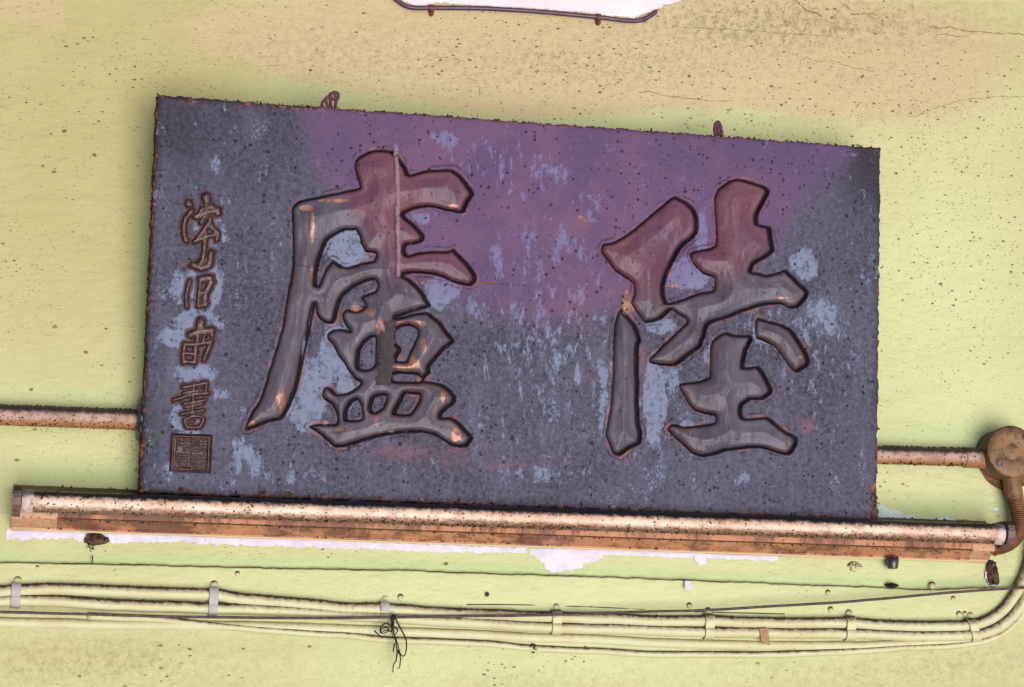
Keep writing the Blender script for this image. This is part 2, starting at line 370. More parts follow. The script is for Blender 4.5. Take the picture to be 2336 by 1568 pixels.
# lacquer of the signboard
def lacquer(name, letter=False):
    g = G(name, .5, .24 if letter else .16)
    if letter:
        st = g.noise(30, 6, .65, g.co((1, 1, .35), (0, .12, 0)))
        c = g.mix(g.ss(.3, .72, st), rgb(70, 62, 75), rgb(96, 88, 104))
        c = g.mix(g.m1('MULTIPLY', g.ss(.5, .74, g.noise(16, 5, .6)), .7), c, rgb(82, 64, 72))
        pu = rgb(94, 52, 78); pu2 = rgb(116, 64, 76)
    else:
        c = g.mix(g.ss(.32, .68, g.noise(7, 5, .6)), rgb(50, 47, 60), rgb(78, 75, 92))
        c = g.mix(g.m1('MULTIPLY', g.ss(.42, .60, g.noise(170, 8, .84)), .6), c, rgb(106, 103, 128))
        c = g.mix(g.m1('MULTIPLY', g.ss(.50, .62, g.noise(140, 8, .84, g.co(off=(4, 4, 4)))), .6), c, rgb(24, 20, 30))
        c = g.mix(g.m1('MULTIPLY', g.ss(.5, .68, g.noise(22, 7, .75, g.co((1, 1, .28), off=(8, 1, 4)))), .4), c, rgb(108, 106, 132))
        c = g.mix(g.m1('MULTIPLY', g.ss(.5, .8, g.noise(14, 5, .65, g.co((1, 1, .5), off=(5, 0, 0)))), .5), c, rgb(72, 62, 74))
        c = g.mix(g.m1('MULTIPLY', g.attr('dark'), .8), c, rgb(38, 34, 46))
        pu = rgb(92, 66, 106); pu2 = rgb(114, 78, 110)
    pm = g.attr('purple')  # purple flare haze painted into the lacquer colour
    c = g.mix(g.m1('MULTIPLY', pm, .86), c, g.mix(g.ss(.35, .65, g.noise(10, 5, .6)), pu, pu2))
    if not letter:
        pa = g.attr('pale'); nn = g.m1('ADD', g.noise(44, 9, .80, g.co((1, 1, .40))), g.m1('MULTIPLY', g.m1('SUBTRACT', g.noise(200, 4, .75), .5), .5))
        pk = g.ss(.02, .11, g.m1('SUBTRACT', g.m1('MULTIPLY', pa, 1.0), g.m1('MULTIPLY_ADD', nn, 1.35, -.06)))
        pc = g.mix(pm, g.mix(g.noise(60, 4), rgb(122, 130, 160), rgb(152, 160, 188)), rgb(128, 122, 166))
        hol = g.ss(.50, .60, g.noise(85, 8, .8, g.co(off=(6, 6, 1))))
        c = g.mix(g.m1('MULTIPLY', pk, g.m1('SUBTRACT', .78, g.m1('MULTIPLY', hol, .55))), c, pc)
        # small flakes of bare ground everywhere
        fz = g.attr('flake')
        fl = g.ss(.62, .72, g.m1('ADD', g.noise(95, 7, .74, g.co((1, 1, .42), off=(1, 2, 3))), g.m1('MULTIPLY', fz, .12)))
        c = g.mix(g.m1('MULTIPLY', fl, .7), c, pc)
        fh = g.ss(.60, .72, g.m1('ADD', g.noise(90, 7, .74, g.co((.35, 1, 1.2), off=(3, 2, 3))), g.m1('MULTIPLY', g.m1('SUBTRACT', fz, 1.0), .10)))
        c = g.mix(g.m1('MULTIPLY', fh, .5), c, pc)
        rd = g.m1('MULTIPLY', g.attr('red'), g.ss(.38, .62, g.noise(45, 6, .7, g.co((.5, 1, 1)))))
        c = g.mix(g.m1('MULTIPLY', rd, .55), c, rgb(142, 92, 104))
        # chipped outline that runs round each character
        sd = g.attr('sd')
        j = g.m1('MULTIPLY', g.m1('SUBTRACT', g.noise(60, 5, .65), .5), .012)
        rg = g.m1('MULTIPLY', g.ss(.0011, .0003, g.m1('ABSOLUTE', g.m1('SUBTRACT', g.m1('ADD', sd, j), .0040))), g.ss(.50, .60, g.noise(26, 3)))
        c = g.mix(g.m1('MULTIPLY', rg, .75), c, rgb(76, 44, 52))
        br = g.m1('MULTIPLY', g.ss(.0046, .0022, g.m1('ADD', sd, j)), g.ss(.50, .58, g.noise(34, 5, .65, g.co(off=(4, 0, 0)))))
        c = g.mix(g.m1('MULTIPLY', br, .7), c, g.mix(g.ss(.4, .6, g.noise(50, 3)), rgb(96, 62, 74), rgb(150, 92, 84)))
        ru = g.ss(.34, .58, g.m1('MULTIPLY', g.attr('rust'), g.m1('ADD', .2, g.m1('MULTIPLY', g.noise(120, 6, .75), 1.3))))
        c = g.mix(g.m1('MULTIPLY', ru, .85), c, g.mix(g.ss(.4, .6, g.noise(180, 4)), rgb(52, 34, 36), rgb(98, 58, 54)))
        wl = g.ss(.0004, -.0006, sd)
        c = g.mix(g.m1('MULTIPLY', wl, .85), c, rgb(40, 28, 34))  # groove walls darkened, their shade put into the colour
        g.bump(g.m1('ADD', g.m1('MULTIPLY', pk, -.6), g.m1('MULTIPLY', rg, .8)), .0008, 1)
        ed = g.m1('MULTIPLY', g.attr('edge'), g.ss(.42, .58, g.noise(30, 5, .7)))
        c = g.mix(g.m1('MULTIPLY', ed, .9), c, g.mix(g.ss(.45, .6, g.noise(160, 4)), rgb(56, 32, 32), rgb(168, 96, 52)))
        # crackle inside the pale, blistered paint
        ck = g.vor(260, g.co((1, 1, 1.4)), 'DISTANCE_TO_EDGE')
        g.bump(g.m1('MULTIPLY', g.ss(.0, .16, ck), g.m1('ADD', g.m1('MULTIPLY', pk, .25), .05)), .0005, .8)
        g.bump(g.m1('MULTIPLY', g.noise(150, 6, .8, g.co((.7, 1, 1.3))), g.m1('ADD', g.m1('MULTIPLY', pk, .9), .3)), .0016, .9)
    go = g.attr('gold')
    gm = g.ss(.40, .62, g.m1('MULTIPLY', g.m1('MINIMUM', go, 1.0), g.m1('ADD', .0, g.m1('MULTIPLY', g.noise(120, 7, .8), 1.35))))
    c = g.mix(g.m1('MULTIPLY', gm, .85), c, g.mix(g.ss(.53, .66, g.noise(190, 6, .8)), g.mix(g.ss(.4, .6, g.noise(60, 4)), rgb(124, 82, 78), rgb(176, 128, 112)), rgb(224, 146, 76)))
    if letter:
        oc = g.m1('MULTIPLY', g.ss(.42, .62, g.noise(13, 3, .5, g.co(off=(7, 1, 2)))), g.ss(.0060, .0022, g.m1('ABSOLUTE', g.m1('ADD', g.attr('sd'), .0045))))
        c = g.mix(g.m1('MULTIPLY', oc, .3), c, rgb(112, 74, 56))
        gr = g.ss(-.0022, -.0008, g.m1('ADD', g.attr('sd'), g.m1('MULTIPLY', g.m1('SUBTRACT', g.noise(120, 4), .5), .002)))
        c = g.mix(g.m1('MULTIPLY', gr, .85), c, rgb(28, 19, 23))  # shade of the undercut groove painted near-black along the letter rim
        sc1 = g.m1('MULTIPLY', g.ss(.60, .70, g.noise(55, 6, .75, g.co((1.6, 1, .35), (0, .3, 0)))), g.ss(.5, .6, g.noise(14, 2, .5, g.co(off=(9, 0, 0)))))
        c = g.mix(g.m1('MULTIPLY', sc1, .45), c, rgb(128, 124, 142))
        wr = g.ss(.50, .62, g.m1('SUBTRACT', g.noise(95, 7, .78, g.co((1.4, 1, .30), (0, .2, 0))), g.m1('MULTIPLY', g.m1('SUBTRACT', 1.0, g.attr('sheen_scuff')), .30)))
        c = g.mix(g.m1('MULTIPLY', wr, .8), c, rgb(146, 146, 168))  # glossy highlights painted pale, broken up like scuffs
        g.bump(g.noise(50, 6, .6, g.co((1.4, 1, .3), (0, .15, 0))), .0012, .7)
    s1 = g.specks(80, .24, None, .7, .45); s2 = g.specks(180, .40, None, .7, .55)
    gate = g.ss(.34, .52, g.noise(9, 3))
    sp = g.m1('MAXIMUM', g.m1('MULTIPLY', s1, 1.0 if not letter else .5), g.m1('MULTIPLY', s2, gate))
    c = g.mix(g.m1('MULTIPLY', sp, .85 if not letter else .4), c, rgb(20, 14, 22))
    g.bump(g.noise(240, 5, .6), .0004, .7)
    g.bump(sp, .0006, .8)
    ro = g.m1('ADD', .26 if letter else .48, g.m1('MULTIPLY', g.noise(50, 4), .22))
    return g.done(c, ro, g.m1('MULTIPLY', gm, .35))
M_BOARD = lacquer('board_lacquer'); M_LETTER = lacquer('letter_lacquer', True)
def copperish(name, k=1.0, gold=.75):
    g = G(name, .45, .5)
    c = g.mix(g.ss(.35, .6, g.noise(110, 5, .7)), rgb(40*k, 28*k, 32*k), rgb(82*k, 50*k, 50*k))
    go = g.ss(.55, .85, g.m1('MULTIPLY', g.attr('ridge'), g.m1('ADD', .1, g.m1('MULTIPLY', g.noise(80, 5, .75), 1.4))))
    c = g.mix(g.m1('MULTIPLY', go, gold), c, rgb(184*k, 116*k, 86*k))
    g.bump(g.noise(260, 5, .65), .0007, .9)
    return g.done(c, None, .15)
M_SMALL = copperish('worn_gilt'); M_SEAL = copperish('worn_gilt_seal', .9, .6)
g = G('board_side_wood', .85, .2)
c = g.mix(g.ss(.4, .6, g.noise(40, 6, .7, g.co((1, 1, .3)))), rgb(40, 28, 28), rgb(92, 56, 44))
c = g.mix(g.ss(.6, .7, g.noise(60, 5, .7)), c, rgb(150, 84, 44)); g.bump(g.noise(90, 6, .7), .002, 1)
M_SIDE = g.done(c)

# ------------------------------------------------------------------ wall
zl_pts = np.array([at(px, py) for px, py in C1([(0, 655), (700, 665), (1300, 680), (1640, 688), (2336, 703)]) + C2([(700, 715), (1200, 735), (1700, 750), (2336, 770)]) + C3([(1000, 800), (1817, 830)]) + C4([(500, 1095), (1120, 1075)])])
xs = np.concatenate([np.linspace(-1.2, -0.14, 16), np.arange(-0.12, 1.40, .0022), np.linspace(1.42, 2.4, 16)])
zs = np.concatenate([np.linspace(0.6, 1.70, 16), np.arange(1.72, 2.06, .0011), np.arange(2.062, 2.80, .0028), np.linspace(2.82, 3.6, 12)])
X, Z = np.meshgrid(xs, zs, indexing='ij')
zl = np.interp(X, zl_pts[:, 0], zl_pts[:, 2])
rag = (fbm(X*90, Z*0+3.3, 4)-.5)*.0026
up = sstep(.0012, -.0012, Z-(zl+rag))                     # 1 below the ledge line
dn = sstep(zl-.125, zl-.100, Z)
Yw = -(.0042*up*dn)
Yw += -(fbm(X*14, Z*30, 4)-.5)*.0030 - (fbm(X*70+Z*20, Z*150, 3)-.5)*.0010
zt = np.interp(X, [0, at(1530, 58)[0], at(1950, 84)[0], at(2336, 86)[0], 3], [9, at(1530, 58)[2], at(1950, 84)[2], at(2336, 86)[2], 9])
Yw += -.0018*sstep(-.001, .001, Z-zt)*sstep(.9, 1.05, X)
shp = X.shape
PX = np.stack([X.ravel(), Yw.ravel(), Z.ravel()], 1) - CAM
pc = PX @ M; U_ = CX + F_PX*pc[:, 0]/(-pc[:, 2]); V_ = CY - F_PX*pc[:, 1]/(-pc[:, 2])
def blob(U, V, cx, cy, rx, ry, p=1.0): return np.exp(-(((U-cx)/rx)**2+((V-cy)/ry)**2)*p)
n1 = fbm(X.ravel()*9, Z.ravel()*13, 4); n2 = fbm(X.ravel()*4+7, Z.ravel()*5, 4)
peach = sum(a*blob(U_, V_, *b) for a, b in [(1.2, (1350, 110, 520, 120)), (.6, (780, 100, 300, 110)), (.8, (1900, 90, 420, 110)), (.5, (1250, 190, 300, 90)), (.35, (2150, 250, 300, 120)), (.35, (100, 60, 90, 70)), (.3, (1150, 1480, 500, 30)), (.3, (2300, 900, 60, 500)), (.4, (600, 60, 350, 60)), (.35, (1900, 200, 250, 90))])
peach = np.maximum(peach, .5*sstep(154, 146, U_)*sstep(58, 50, V_-U_*.11))
dull = np.clip(sum(a*blob(U_, V_, *b) for a, b in [(.8, (130, 350, 330, 480)), (.7, (300, 120, 500, 160)), (.45, (2250, 60, 350, 120)), (.4, (150, 1500, 350, 60))]) * (.55+.9*n2), 0, .85)
lit_tone = np.clip(sum(a*blob(U_, V_, *b) for a, b in [(.95, (1400, 1350, 1100, 170)), (.6, (2200, 1000, 300, 300)), (.5, (2150, 600, 250, 300)), (.45, (1000, 1540, 900, 60)), (.5, (120, 1000, 160, 130)), (.35, (1450, 275, 400, 40))]) * (.6+.7*n1), 0, .9)
cool_shade = np.clip(sum(a*blob(U_, V_, *b) for a, b in [(.45, (800, 205, 250, 50)), (.35, (1500, 285, 380, 35)), (.5, (150, 905, 250, 22)), (.6, (200, 1085, 230, 26)), (.6, (2150, 990, 200, 26)), (.55, (2150, 1160, 150, 25)), (.3, (340, 700, 25, 400))]) +
               .55*np.exp(-np.clip(V_-1000, 0, 1)*0-((Z.ravel()-(zl.ravel()+.006))/.009)**2), 0, 1)
soot = np.clip(sum(a*blob(U_, V_, *b) for a, b in [(.35, (1100, 110, 600, 110)), (.3, (2050, 230, 300, 120)), (1.3, (1700, 50, 220, 55)), (.7, (2050, 60, 300, 60)), (.55, (1350, 160, 420, 60)), (.75, (200, 1510, 420, 60)), (.4, (1150, 1560, 400, 50)), (.5, (1900, 1540, 400, 40)), (.5, (2250, 1490, 200, 60)), (.5, (2320, 1250, 40, 90)), (.5, (40, 1380, 60, 60)), (.4, (700, 120, 200, 80))]), 0, 1.2)
speck = np.clip(.25 + sum(a*blob(U_, V_, *b) for a, b in [(1., (1400, 130, 500, 120)), (.9, (1750, 60, 250, 60)), (.7, (1950, 250, 350, 140)), (.5, (2200, 550, 250, 250)), (.3, (300, 300, 300, 200)), (-.4, (1300, 1350, 1100, 90)), (.3, (300, 960, 60, 120))]), 0, 1)
wall = meshobj('wall', np.stack([X.ravel(), Yw.ravel(), Z.ravel()], 1), grid_faces(*shp), M_WALL, attrs=dict(peach=peach, dull=dull, lit_tone=lit_tone, cool_shade=cool_shade, soot=soot, speck=speck))
tag(wall, kind='structure')
def wall_y(x, z):
    i = np.clip(np.searchsorted(xs, x), 0, len(xs)-1); j = np.clip(np.searchsorted(zs, z), 0, len(zs)-1); return Yw[i, j]
def patch(name, pts, mat, amp=1.2, off=.0007, label=None, ny=.0018, yref=0.0):
    """bare patch where a sheet of paint has come off: ragged outline, follows the plaster"""
    P = np.array([(p[0], p[2]) for p in atl(pts, yref)]); out = []
    for i in range(len(P)):
        a, b = P[i], P[(i+1) % len(P)]; L = np.linalg.norm(b-a); k = max(1, int(L/.0015))
        nrm = np.array([-(b-a)[1], (b-a)[0]])/(L+1e-9)
        for q in range(k):
            p = a+(b-a)*q/k; s = (fbm(np.array([p[0]*420.]), np.array([p[1]*420.]), 3)[0]-.5)*.006*amp
            out.append(p+nrm*s)
    P = np.array(out); x0, z0 = P.min(0); x1, z1 = P.max(0)
    gx = np.arange(x0, x1+ny, ny); gz = np.arange(z0, z1+.0009, .0009)
    A, B = np.meshgrid(gx, gz, indexing='ij'); s = sdf_poly(A, B, [P])
    ix = np.clip(np.searchsorted(xs, A), 0, len(xs)-1); iz = np.clip(np.searchsorted(zs, B), 0, len(zs)-1)
    yy = Yw[ix, iz]-off-.0006*(s < 0)*0 - .0
    ins = (s < 0); mask = (ins[:-1, :-1] & ins[1:, :-1] & ins[1:, 1:] & ins[:-1, 1:])
    yy = np.where(s > -.0012, yy, yy)
    F = grid_faces(*A.shape, mask=mask)
    if len(F) == 0: return None
    us = np.unique(F); mp = -np.ones(A.size, int); mp[us] = np.arange(len(us))
    V = np.stack([A.ravel(), yy.ravel(), B.ravel()], 1)[us]
    o = meshobj(name, V, mp[F], mat, wall)
    if label: o['label'] = label
    return o
strip_low = C1([(45, 490), (120, 492), (300, 485), (460, 480), (620, 500), (760, 508), (900, 515), (1150, 515), (1300, 505), (1500, 520), (1800, 535), (2336, 548)]) + C2([(200, 560), (450, 558), (700, 578), (1100, 582), (1530, 590)])
strip_up = C2([(1530, 540), (700, 510), (0, 470)]) + C1([(1800, 450), (900, 415), (300, 380), (45, 400)])
patch('bare_plaster_patch', strip_low+strip_up, M_BARE, 1.3, label='long ragged lilac-white bare strip under the lamp')
patch('bare_plaster_patch', C2([(1530, 550), (1560, 590), (1610, 640), (1650, 660), (1665, 700), (1700, 727), (1760, 728), (1800, 712), (1865, 715), (1875, 703), (1935, 700), (1950, 665), (2020, 650), (2060, 632), (2110, 600), (2336, 606)]) + C3([(300, 614), (600, 622), (900, 632), (1300, 645), (1300, 600), (0, 540)]) , M_BARE, .7, label='tongue shaped white bare patch below the lamp')
patch('bare_plaster_patch', C3([(672, 600), (690, 650), (730, 678), (770, 665), (792, 618), (760, 600)]), M_BARE, .5, label='small round white bare patch below the lamp', off=.0012)
patch('bare_plaster_patch', C9([(780, 980), (795, 845), (850, 835), (910, 885), (960, 880), (1010, 910), (1050, 940), (1110, 930), (1180, 965), (1300, 980), (1480, 945), (1500, 985), (1650, 985), (1650, 1040), (780, 1020)]), M_BAREB, 1.0, label='pale blue bare patch right of the signboard foot')
patch('bare_plaster_patch', C9([(1890, 880), (1930, 865), (1970, 870), (1950, 910), (1900, 905)]), M_BAREB, .6)
patch('bare_plaster_patch', C5([(240, -60), (320, -2), (350, 25), (400, 42), (470, 42), (560, 22), (800, 45), (1000, 52), (1200, 66), (1500, 84), (1620, 104), (1760, 112), (1850, 122), (1920, 100), (1985, 78), (2050, 45), (2140, 22), (2200, 0), (2330, -60)]), M_BAREP, .9, label='white bare plaster tinted with flare pink above the top cable')
patch('bare_plaster_patch', C3([(590, 788), (650, 790), (655, 860), (600, 862)]), M_BARE, .4, off=.0055, label='small white nick in the ledge')
patch('bare_plaster_patch', C4([(860, 985), (890, 950), (930, 960), (950, 1010), (940, 1080), (900, 1070), (870, 1030)]), M_BARE, .8, off=.003)
def ribbon(pts, y, wid, mat, name, parent, amp=.0012, label=None, z_off=0):
    P = [np.array(p) for p in atl(pts, y)]; Q = catmull(P, max(2, int(18)))
    V = []; F = []; n = len(Q)
    for i, p in enumerate(Q):
        t = Q[min(i+1, n-1)]-Q[max(i-1, 0)]; t /= np.linalg.norm(t)+1e-9; nn = np.array([-t[2], 0, t[0]])
        k = fbm(np.array([p[0]*260.]), np.array([p[2]*260.]), 3)[0]; w_ = wid*(.25+1.6*abs(fbm(np.array([p[0]*120.+9]), np.array([p[2]*120.]), 3)[0]-.25))
        p = p+nn*(k-.5)*amp*2.2; p = np.array([p[0], wall_y(p[0], p[2])+y, p[2]])
        V += [p-nn*w_/2, p+np.array([0, -.0003, 0]), p+nn*w_/2]
    for i in range(n-1): F += [(3*i, 3*i+1, 3*i+4, 3*i+3), (3*i+1, 3*i+2, 3*i+5, 3*i+4)]
    o = meshobj(name, V, F, mat, parent)
    if label: o['label'] = label
    return o
# dirt-filled cracks in the plaster
for pts, wd in [(C7([(800, 0), (840, 15), (870, 50), (900, 75), (950, 85), (990, 112)]), .0022), (C7([(1180, 95), (1230, 98), (1290, 92), (1370, 100)]), .0018),
                (C7([(1080, 0), (1120, 20), (1160, 50), (1190, 80)]), .0010),
                (C7([(1700, 180), (1780, 190), (1860, 185), (1940, 205), (2040, 215), (2110, 222), (2200, 228), (2280, 225), (2336, 240)]), .0016),
                (C7([(1750, 245), (1800, 228), (1850, 236), (1930, 250)]), .0012), (C7([(0, 178), (250, 190), (500, 205), (700, 218), (900, 232), (1070, 245)]), .0008),
                (C7([(850, 460), (862, 400), (890, 380), (960, 405), (1080, 410), (1180, 440), (1340, 475)]), .0008),
                (C7([(1560, 775), (1640, 765), (1800, 700), (1960, 660), (2160, 645), (2336, 640)]), .0007),
                (C7([(0, 640), (100, 655), (250, 670), (400, 672)]), .0007), (C5([(1880, 610), (1960, 612), (2100, 640), (2336, 665)]), .0009),
                (C5([(520, 395), (560, 380), (640, 385), (740, 412)]), .0008), (C5([(720, 480), (790, 530), (825, 580), (835, 640)]), .0006),
                (C8([(1700, 440), (1780, 436), (1850, 425)]), .0007)]:
    ribbon(pts, -.0006, wd*.6, M_CRACK, 'crack', wall, .0022)
ledge = C1([(0, 655), (350, 658), (700, 665), (1000, 672), (1300, 680), (1640, 688), (2000, 694), (2336, 703)]) + C2([(300, 712), (700, 715), (1200, 735), (1450, 742), (1700, 750), (2100, 765), (2336, 770)]) + C3([(600, 780), (1000, 800), (1400, 815), (1817, 830)]) + C4([(300, 1088), (500, 1095), (900, 1085)])
P = []
for px, py in ledge:
    p = at(px, py); P.append((px, py))
_z = zl_pts
Q = catmull([np.array([x_, 0, np.interp(x_, _z[:, 0], _z[:, 2])]) for x_ in np.linspace(-.05, 1.22, 60)], 10)
V = []; F = []
for i, p in enumerate(Q):
    r_ = (fbm(np.array([p[0]*90]), np.array([3.3]), 4)[0]-.5)*.0026
    w_ = .0001+.0011*max(0, fbm(np.array([p[0]*60.]), np.array([1.7]), 3)[0]-.35)
    V += [(p[0], -.0006, p[2]+r_+w_+.0008), (p[0], -.0046, p[2]+r_+.0003), (p[0], -.0050, p[2]+r_-w_)]
for i in range(len(Q)-1): F += [(3*i, 3*i+1, 3*i+4, 3*i+3), (3*i+1, 3*i+2, 3*i+5, 3*i+4)]
o = meshobj('crack', V, F, M_CRACK, wall); o['label'] = 'long dark dirt line along the ledge'

# ------------------------------------------------------------------ signboard
H_FRONT = -.040                                     # front face of the board at its foot
nB = np.array([0, -math.cos(LEAN), -math.sin(LEAN)])   # towards the viewer and down
uB = np.array([0, -math.sin(LEAN), math.cos(LEAN)])    # up along the board
foot = at(1160, 1148, H_FRONT)
def toB(pts, h=0.0):
    d = rays(pts); o = foot+nB*h
    t = ((o-CAM)@nB)/(d@nB); p = CAM+d*t[:, None]-foot
    return np.stack([p[:, 0], p@uB], 1)
cn = toB([(360, 217), (2010, 337), (2001, 1181), (318, 1116)])
UL, UR = (cn[0, 0]+cn[3, 0])/2, (cn[1, 0]+cn[2, 0])/2
VT = (cn[0, 1]+cn[1, 1])/2; VB = min(cn[2, 1], cn[3, 1])-.004
THK = .028
board = thing('signboard', 'dark grey carved wooden signboard with two large characters leaning forward above the lamp', 'signboard',
              foot + np.array([(UL+UR)/2, 0, 0]) + uB*VB)
board.rotation_euler = (LEAN, 0, 0)                # local x right, local z up the board, local -y out of its face
U0 = (UL+UR)/2; W2 = (UR-UL)/2; HB = VT-VB
def Bl(pts):                                         # picture pixels -> board local (x, z)
    q = toB(pts); return np.stack([q[:, 0]-U0, q[:, 1]-VB], 1)
gx = np.linspace(-W2, W2, int(2*W2/.00105)); gz = np.linspace(0, HB, int(HB/.00105))
GX, GZ = np.meshgrid(gx, gz, indexing='ij')
k3 = 2336/720
Z1 = zoomf(680, 380, k3); Z3 = zoomf(1640, 460, k3)
LU = [
 [(470,690),(500,635),(560,600),(660,585),(760,560),(900,530),(1060,500),(1095,480),(1075,400),(1045,300),(1060,230),(1110,190),(1200,150),(1290,138),(1400,150),(1445,195),(1490,250),(1530,310),(1550,368),(1600,355),(1700,330),(1850,320),(1950,320),(2020,370),(2090,450),(2145,550),(2100,620),(2050,720),(1990,720),(1880,700),(1760,670),(1640,680),(1500,735),
  (1600,820),(1690,920),(1680,980),(1620,1005),(1530,1020),(1515,1060),(1540,1110),(1620,1085),(1750,1070),(1900,1072),(1960,1050),(2020,1110),(2100,1190),(2165,1290),(2165,1350),(2120,1390),(2050,1385),(1950,1360),(1850,1310),(1750,1285),(1600,1275),(1500,1295),
  (1560,1330),(1640,1400),(1700,1480),(1740,1552),(1745,1575),(1690,1602),(1600,1625),(1500,1660),(1430,1684),
  (1500,1672),(1600,1642),(1720,1632),(1790,1682),(1850,1732),(1900,1802),(1965,1892),(1940,1922),(1870,1982),(1800,2062),(1740,2132),(1740,2192),(1700,2232),(1690,2262),(1760,2272),(1850,2292),(1920,2332),(1978,2402),(1975,2462),(1900,2522),(1850,2572),(1850,2600),(1930,2596),(2000,2632),(2080,2712),(2140,2782),(2090,2862),(2020,2877),(1950,2862),(1880,2822),(1780,2762),(1650,2737),(1500,2742),(1350,2762),(1200,2797),(1050,2842),(950,2872),(870,2872),(820,2832),(760,2782),(700,2732),(625,2685),(680,2662),(760,2657),(880,2655),
  (890,2592),(870,2532),(830,2472),(770,2432),(750,2382),(765,2332),(800,2312),(850,2342),(895,2382),(980,2372),(1050,2332),(1110,2282),(1060,2252),(1000,2182),(960,2112),(900,2032),(850,1932),(800,1882),(800,1832),(850,1792),(930,1782),
  (1010,1802),(955,1732),(935,1650),(975,1602),(1060,1622),(1120,1602),(1150,1570),(1110,1500),(1160,1470),(1240,1435),(1260,1375),(1230,1335),(1120,1370),(1010,1430),(945,1490),(920,1540),(895,1620),(880,1700),(850,1742),(790,1735),(730,1695),(697,1640),(690,1560),
  (660,1692),(640,1822),(600,1962),(570,2132),(540,2272),(500,2392),(460,2492),(410,2582),(370,2622),(270,2642),(170,2682),(55,2725),(38,2707),(70,2622),(110,2542),(170,2452),(210,2352),(240,2252),(300,2052),(350,1892),(390,1742),(410,1592),(430,1492),(445,1400),(472,1250),(480,1100),(480,900),(475,780)],
 [(800,980),(870,930),(960,885),(1060,880),(1090,930),(1110,1000),(1150,1080),(1230,1090),(1250,1110),(1220,1160),(1100,1180),(1000,1215),(930,1205),(850,1150),(830,1180),(775,1250),(722,1385),(704,1380),(708,1290),(725,1180),(760,1070)],
 [(1090,2092),(1100,1992),(1150,1912),(1210,1862),(1245,1870),(1240,1972),(1240,2092),(1210,2142),(1150,2162),(1100,2142)],
 [(1420,1812),(1470,1772),(1550,1757),(1620,1792),(1630,1842),(1600,1902),(1540,2032),(1520,2082),(1430,2072),(1480,1972),(1430,1912)],
 [(1395,2212),(1450,2197),(1620,2207),(1658,2237),(1640,2267),(1450,2269),(1400,2257)],
 [(985,2617),(985,2542),(1020,2472),(1075,2437),(1110,2492),(1122,2602),(1060,2622)],
 [(1200,2522),(1230,2422),(1290,2397),(1345,2402),(1310,2502),(1240,2552)],
 [(1430,2562),(1480,2452),(1520,2387),(1645,2392),(1632,2452),(1560,2567)]]
JIA = [
 [(870,308),(920,328),(1000,370),(1060,430),(1092,530),(1085,640),(1040,700),(960,760),(900,840),(850,940),(800,1050),(780,1150),(785,1230),(812,1288),(900,1268),(1000,1230),(1100,1195),(1230,1170),(1235,1060),(1130,1020),(1040,930),(1005,850),(1050,810),(1245,760),(1240,500),(1232,330),(1270,240),(1350,180),(1440,145),(1560,168),(1690,210),(1740,250),(1732,300),(1690,380),(1640,480),(1640,560),(1750,590),(1770,700),(1788,810),(1700,880),(1600,940),(1585,1000),(1640,1010),(1720,1030),(1840,1000),(1890,978),(1960,1040),(2020,1100),(2105,1190),(2070,1265),(2000,1333),(1930,1340),(1850,1300),(1700,1310),(1500,1370),(1350,1430),(1240,1460),
  (1180,1498),(1150,1598),(1110,1698),(1020,1758),(960,1808),(890,1862),(830,1870),(720,1858),(650,1840),(636,1808),(700,1738),(780,1658),(870,1578),(940,1508),(990,1458),(970,1428),(900,1388),(850,1352),(820,1372),(760,1430),(680,1465),(600,1472),(560,1420),(520,1370),(470,1290),(498,1200),(490,1110),(420,1060),(320,990),(240,880),(195,820),(215,745),(300,730),(400,680),(520,590),(650,480),(780,370)],
 [(380,1340),(430,1388),(500,1468),(540,1538),(562,1628),(545,1678),(540,1798),(545,1998),(545,2198),(552,2398),(572,2478),(560,2578),(460,2628),(370,2695),(305,2668),(275,2598),(240,2498),(255,2398),(285,2198),(300,1998),(305,1698),(320,1498),(345,1390)],
 [(1628,1424),(1720,1446),(1850,1480),(1950,1535),(2030,1645),(2090,1745),(2112,1800),(2100,1862),(2000,1930),(1950,1900),(1900,1840),(1830,1740),(1770,1680),(1690,1640),(1620,1615),(1605,1525)],
 [(1350,1558),(1430,1583),(1560,1583),(1592,1620),(1540,1718),(1510,1878),(1640,1868),(1700,1938),(1772,2088),(1740,2138),(1680,2178),(1570,2178),(1500,2228),(1490,2298),(1520,2348),(1620,2343),(1720,2333),(1800,2388),(1900,2468),(2002,2518),(2000,2588),(1950,2668),(1910,2690),(1850,2678),(1700,2628),(1550,2623),(1350,2648),(1250,2683),(1130,2703),(1050,2678),(950,2598),(880,2528),(798,2448),(850,2398),(960,2418),(1100,2408),(1235,2388),(1240,2328),(1150,2308),(1060,2278),(1000,2218),(960,2148),(908,2048),(940,2023),(1080,2008),(1190,1968),(1190,1858),(1195,1698),(1220,1628),(1290,1578)]]
BIG = 1.0
def char_sdf(polys, zf):
    Ps = [closed_smooth(Bl(zf(p)), 3) for p in polys]
    allp = np.vstack(Ps); a0, b0 = allp.min(0)-.014; a1, b1 = allp.max(0)+.014
    i0, i1 = np.searchsorted(gx, [a0, a1]); j0, j1 = np.searchsorted(gz, [b0, b1])
    return (i0, i1, j0, j1), sdf_poly(GX[i0:i1, j0:j1], GZ[i0:i1, j0:j1], Ps)
SD = np.full(GX.shape, .05)
chars = []
for polys, zf in ((LU, Z1), (JIA, Z3)):
    win, s = char_sdf(polys, zf); i0, i1, j0, j1 = win
    s = s + (fbm(GX[i0:i1, j0:j1]*170, GZ[i0:i1, j0:j1]*170, 3)-.5)*.0012
    SD[i0:i1, j0:j1] = np.minimum(SD[i0:i1, j0:j1], s); chars.append((win, s))
